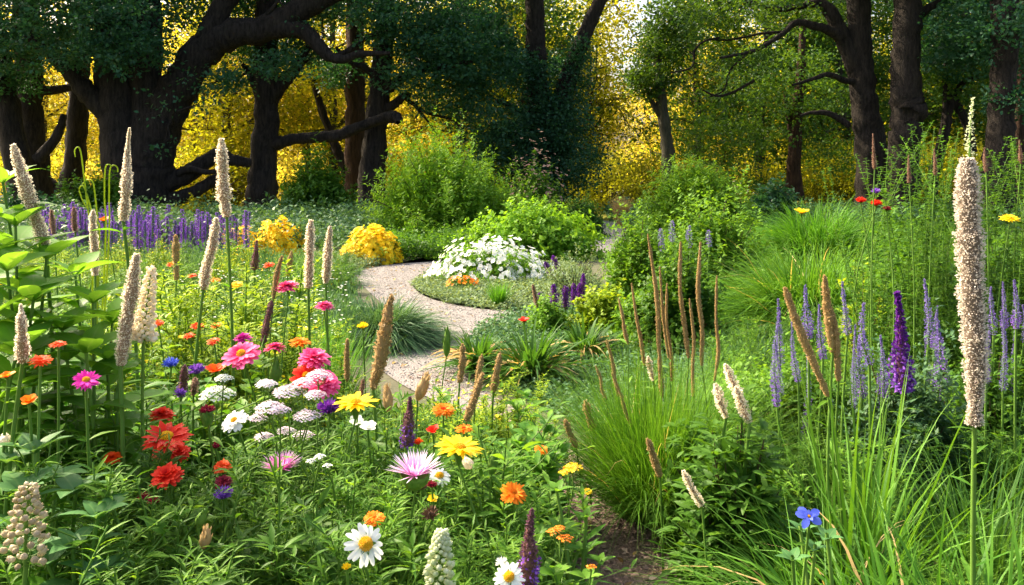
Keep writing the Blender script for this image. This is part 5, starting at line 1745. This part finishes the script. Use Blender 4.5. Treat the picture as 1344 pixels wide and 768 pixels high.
WH = [(1032, 'at the left end of the lavender clump'), (1060, 'under the huge grass fountain'), (1115, 'behind the tan sword leaf seed heads'), (1170, 'left of the deep purple spike'), (1225, 'right of the deep purple spike'),
      (1280, 'left of the giant cream spike'), (1322, 'just right of the giant cream spike'), (1400, 'at the right edge')]
cnt = {}
for x0, y0, x1, y1, w in sorted(lav):
    w *= .88
    z_ = [k for k, (lim, _) in enumerate(WH) if x0 < lim][0]
    cnt[z_] = cnt.get(z_, 0) + 1
    S_('%s lavender flower spike from the left %s' % (ORD[cnt[z_] - 1], WH[z_][1]), 'lav', [(x0, y0), ((x0 + x1) / 2 + N() * 2, (y0 + y1) / 2), (x1, y1)], w * U(.9, 1.3), 3.55 + U(-.3, .45), shape='cone', name='lavender_spike', leaves=14,
       leafL=.045, leafW=.005, group='lavender spikes of the right hand bed', two='violet' if U() < .7 else None)
sal = [(707, 384, 711, 412, 13), (726, 374, 729, 410, 15), (742, 376, 743, 406, 13), (752, 372, 753, 400, 10), (760, 372, 761, 404, 11), (766, 360, 765, 398, 11)]
for i, (x0, y0, x1, y1, w) in enumerate(sal):
    S_('%s dark purple spike from the left in the row beside the island bed' % ORD[i], 'deep', [(x0, y0), ((x0 + x1) / 2, (y0 + y1) / 2), (x1, y1)], w, 7.9 + U(-.1, .2), name='purple_spike', group='dark purple spikes by the island bed', shape='long')
S_('dusty purple spike tilted left of the dark purple row', 'dusky', [(699, 374), (703, 388), (706, 404)], 8, 7.9, name='purple_spike')
S_('left one of two tilted purple spikes by the white flowers', 'deep', [(715, 344), (719, 352), (723, 362)], 10, 10.8, name='purple_spike')
S_('right one of two tilted purple spikes by the white flowers', 'deep', [(725, 336), (730, 345), (734, 354)], 10, 10.8, name='purple_spike')
for i, (x, y0, y1) in enumerate([(904, 296, 330), (868, 300, 330), (930, 302, 325), (882, 290, 318)]):
    S_('%s pale mauve spike from the left before the tall bushy shrub' % ORD[[1, 0, 3, 2].index(i) if False else [2, 0, 3, 1][i]], 'lav', [(x, y0), (x, (y0 + y1) / 2), (x + 1, y1)], 10, 8.2, name='lavender_spike', group='pale mauve spikes before the bushy shrub')
for i, (x, y0, y1, w) in enumerate([(1146, 176, 222, 7), (1192, 204, 240, 7), (1226, 196, 230, 7), (1292, 194, 226, 7), (1338, 184, 215, 7)]):
    S_('%s reddish brown spike from the left above the airy shrubs' % ORD[int(i)], 'dusky', [(x, y0), (x + 1, (y0 + y1) / 2), (x + 2, y1)], w, 4.5 + U(-.3, .3),
       shape='cone', name='seed_spike', group='reddish spikes above the airy shrubs')

# the purple drift under the oaks: one spike is built, the rest are copies
print('drift')
proto = None
for i in range(270):
    px = U(55, 272) if i < 225 else U(272, 330)
    Y = U(14.5, 19)
    top = 292 + N() * 9 - (8 if px < 110 else 0)
    loc = ((px - HX) / F * Y, Y, 0)
    h = hgt(top, Y)
    if proto is None:
        proto = S_('purple flower spike in the drift under the great oak', 'violet', [(200, 285), (200, 305), (200, 325)], 9, 16.0, name='purple_spike', group='purple spikes of the drift under the oak', leaves=8, leafL=.12, leafW=.016)
        h0 = hgt(285, 16.0)
    else:
        copy_thing(proto, loc, U(0, 6), h / h0, 'purple flower spike in the drift under the great oak', 'purple spikes of the drift under the oak')
# tiny white flowers through the left meadow
mb = MB()
n = 420
px, py_ = U(215, 460, n), U(335, 420, n)
Yv = U(5.0, 9.5, n)
p = np.stack([(px - HX) / F * Yv, Yv, U(.3, .62, n)], -1)
for q in range(5):
    a_ = q * 1.2566
    mb.diamonds(p, np.stack([np.full(n, math.cos(a_)), np.full(n, math.sin(a_)), np.full(n, .2)], -1), np.broadcast_to(np.array([0, -.4, 1.]), p.shape), .012, .005, U(0, 1, n))
st = p.copy()
st[:, 2] = 0
mb.tubes(np.stack([st, (st + p) / 2 + N(size=p.shape) * .01, p], 1), .0015, .5, 3, 1)
stuff(mb.build('white_flowers', [M['white'], M['stem']]), 'scattering of tiny white and pale flowers through the meadow behind the bed', 'flowers')
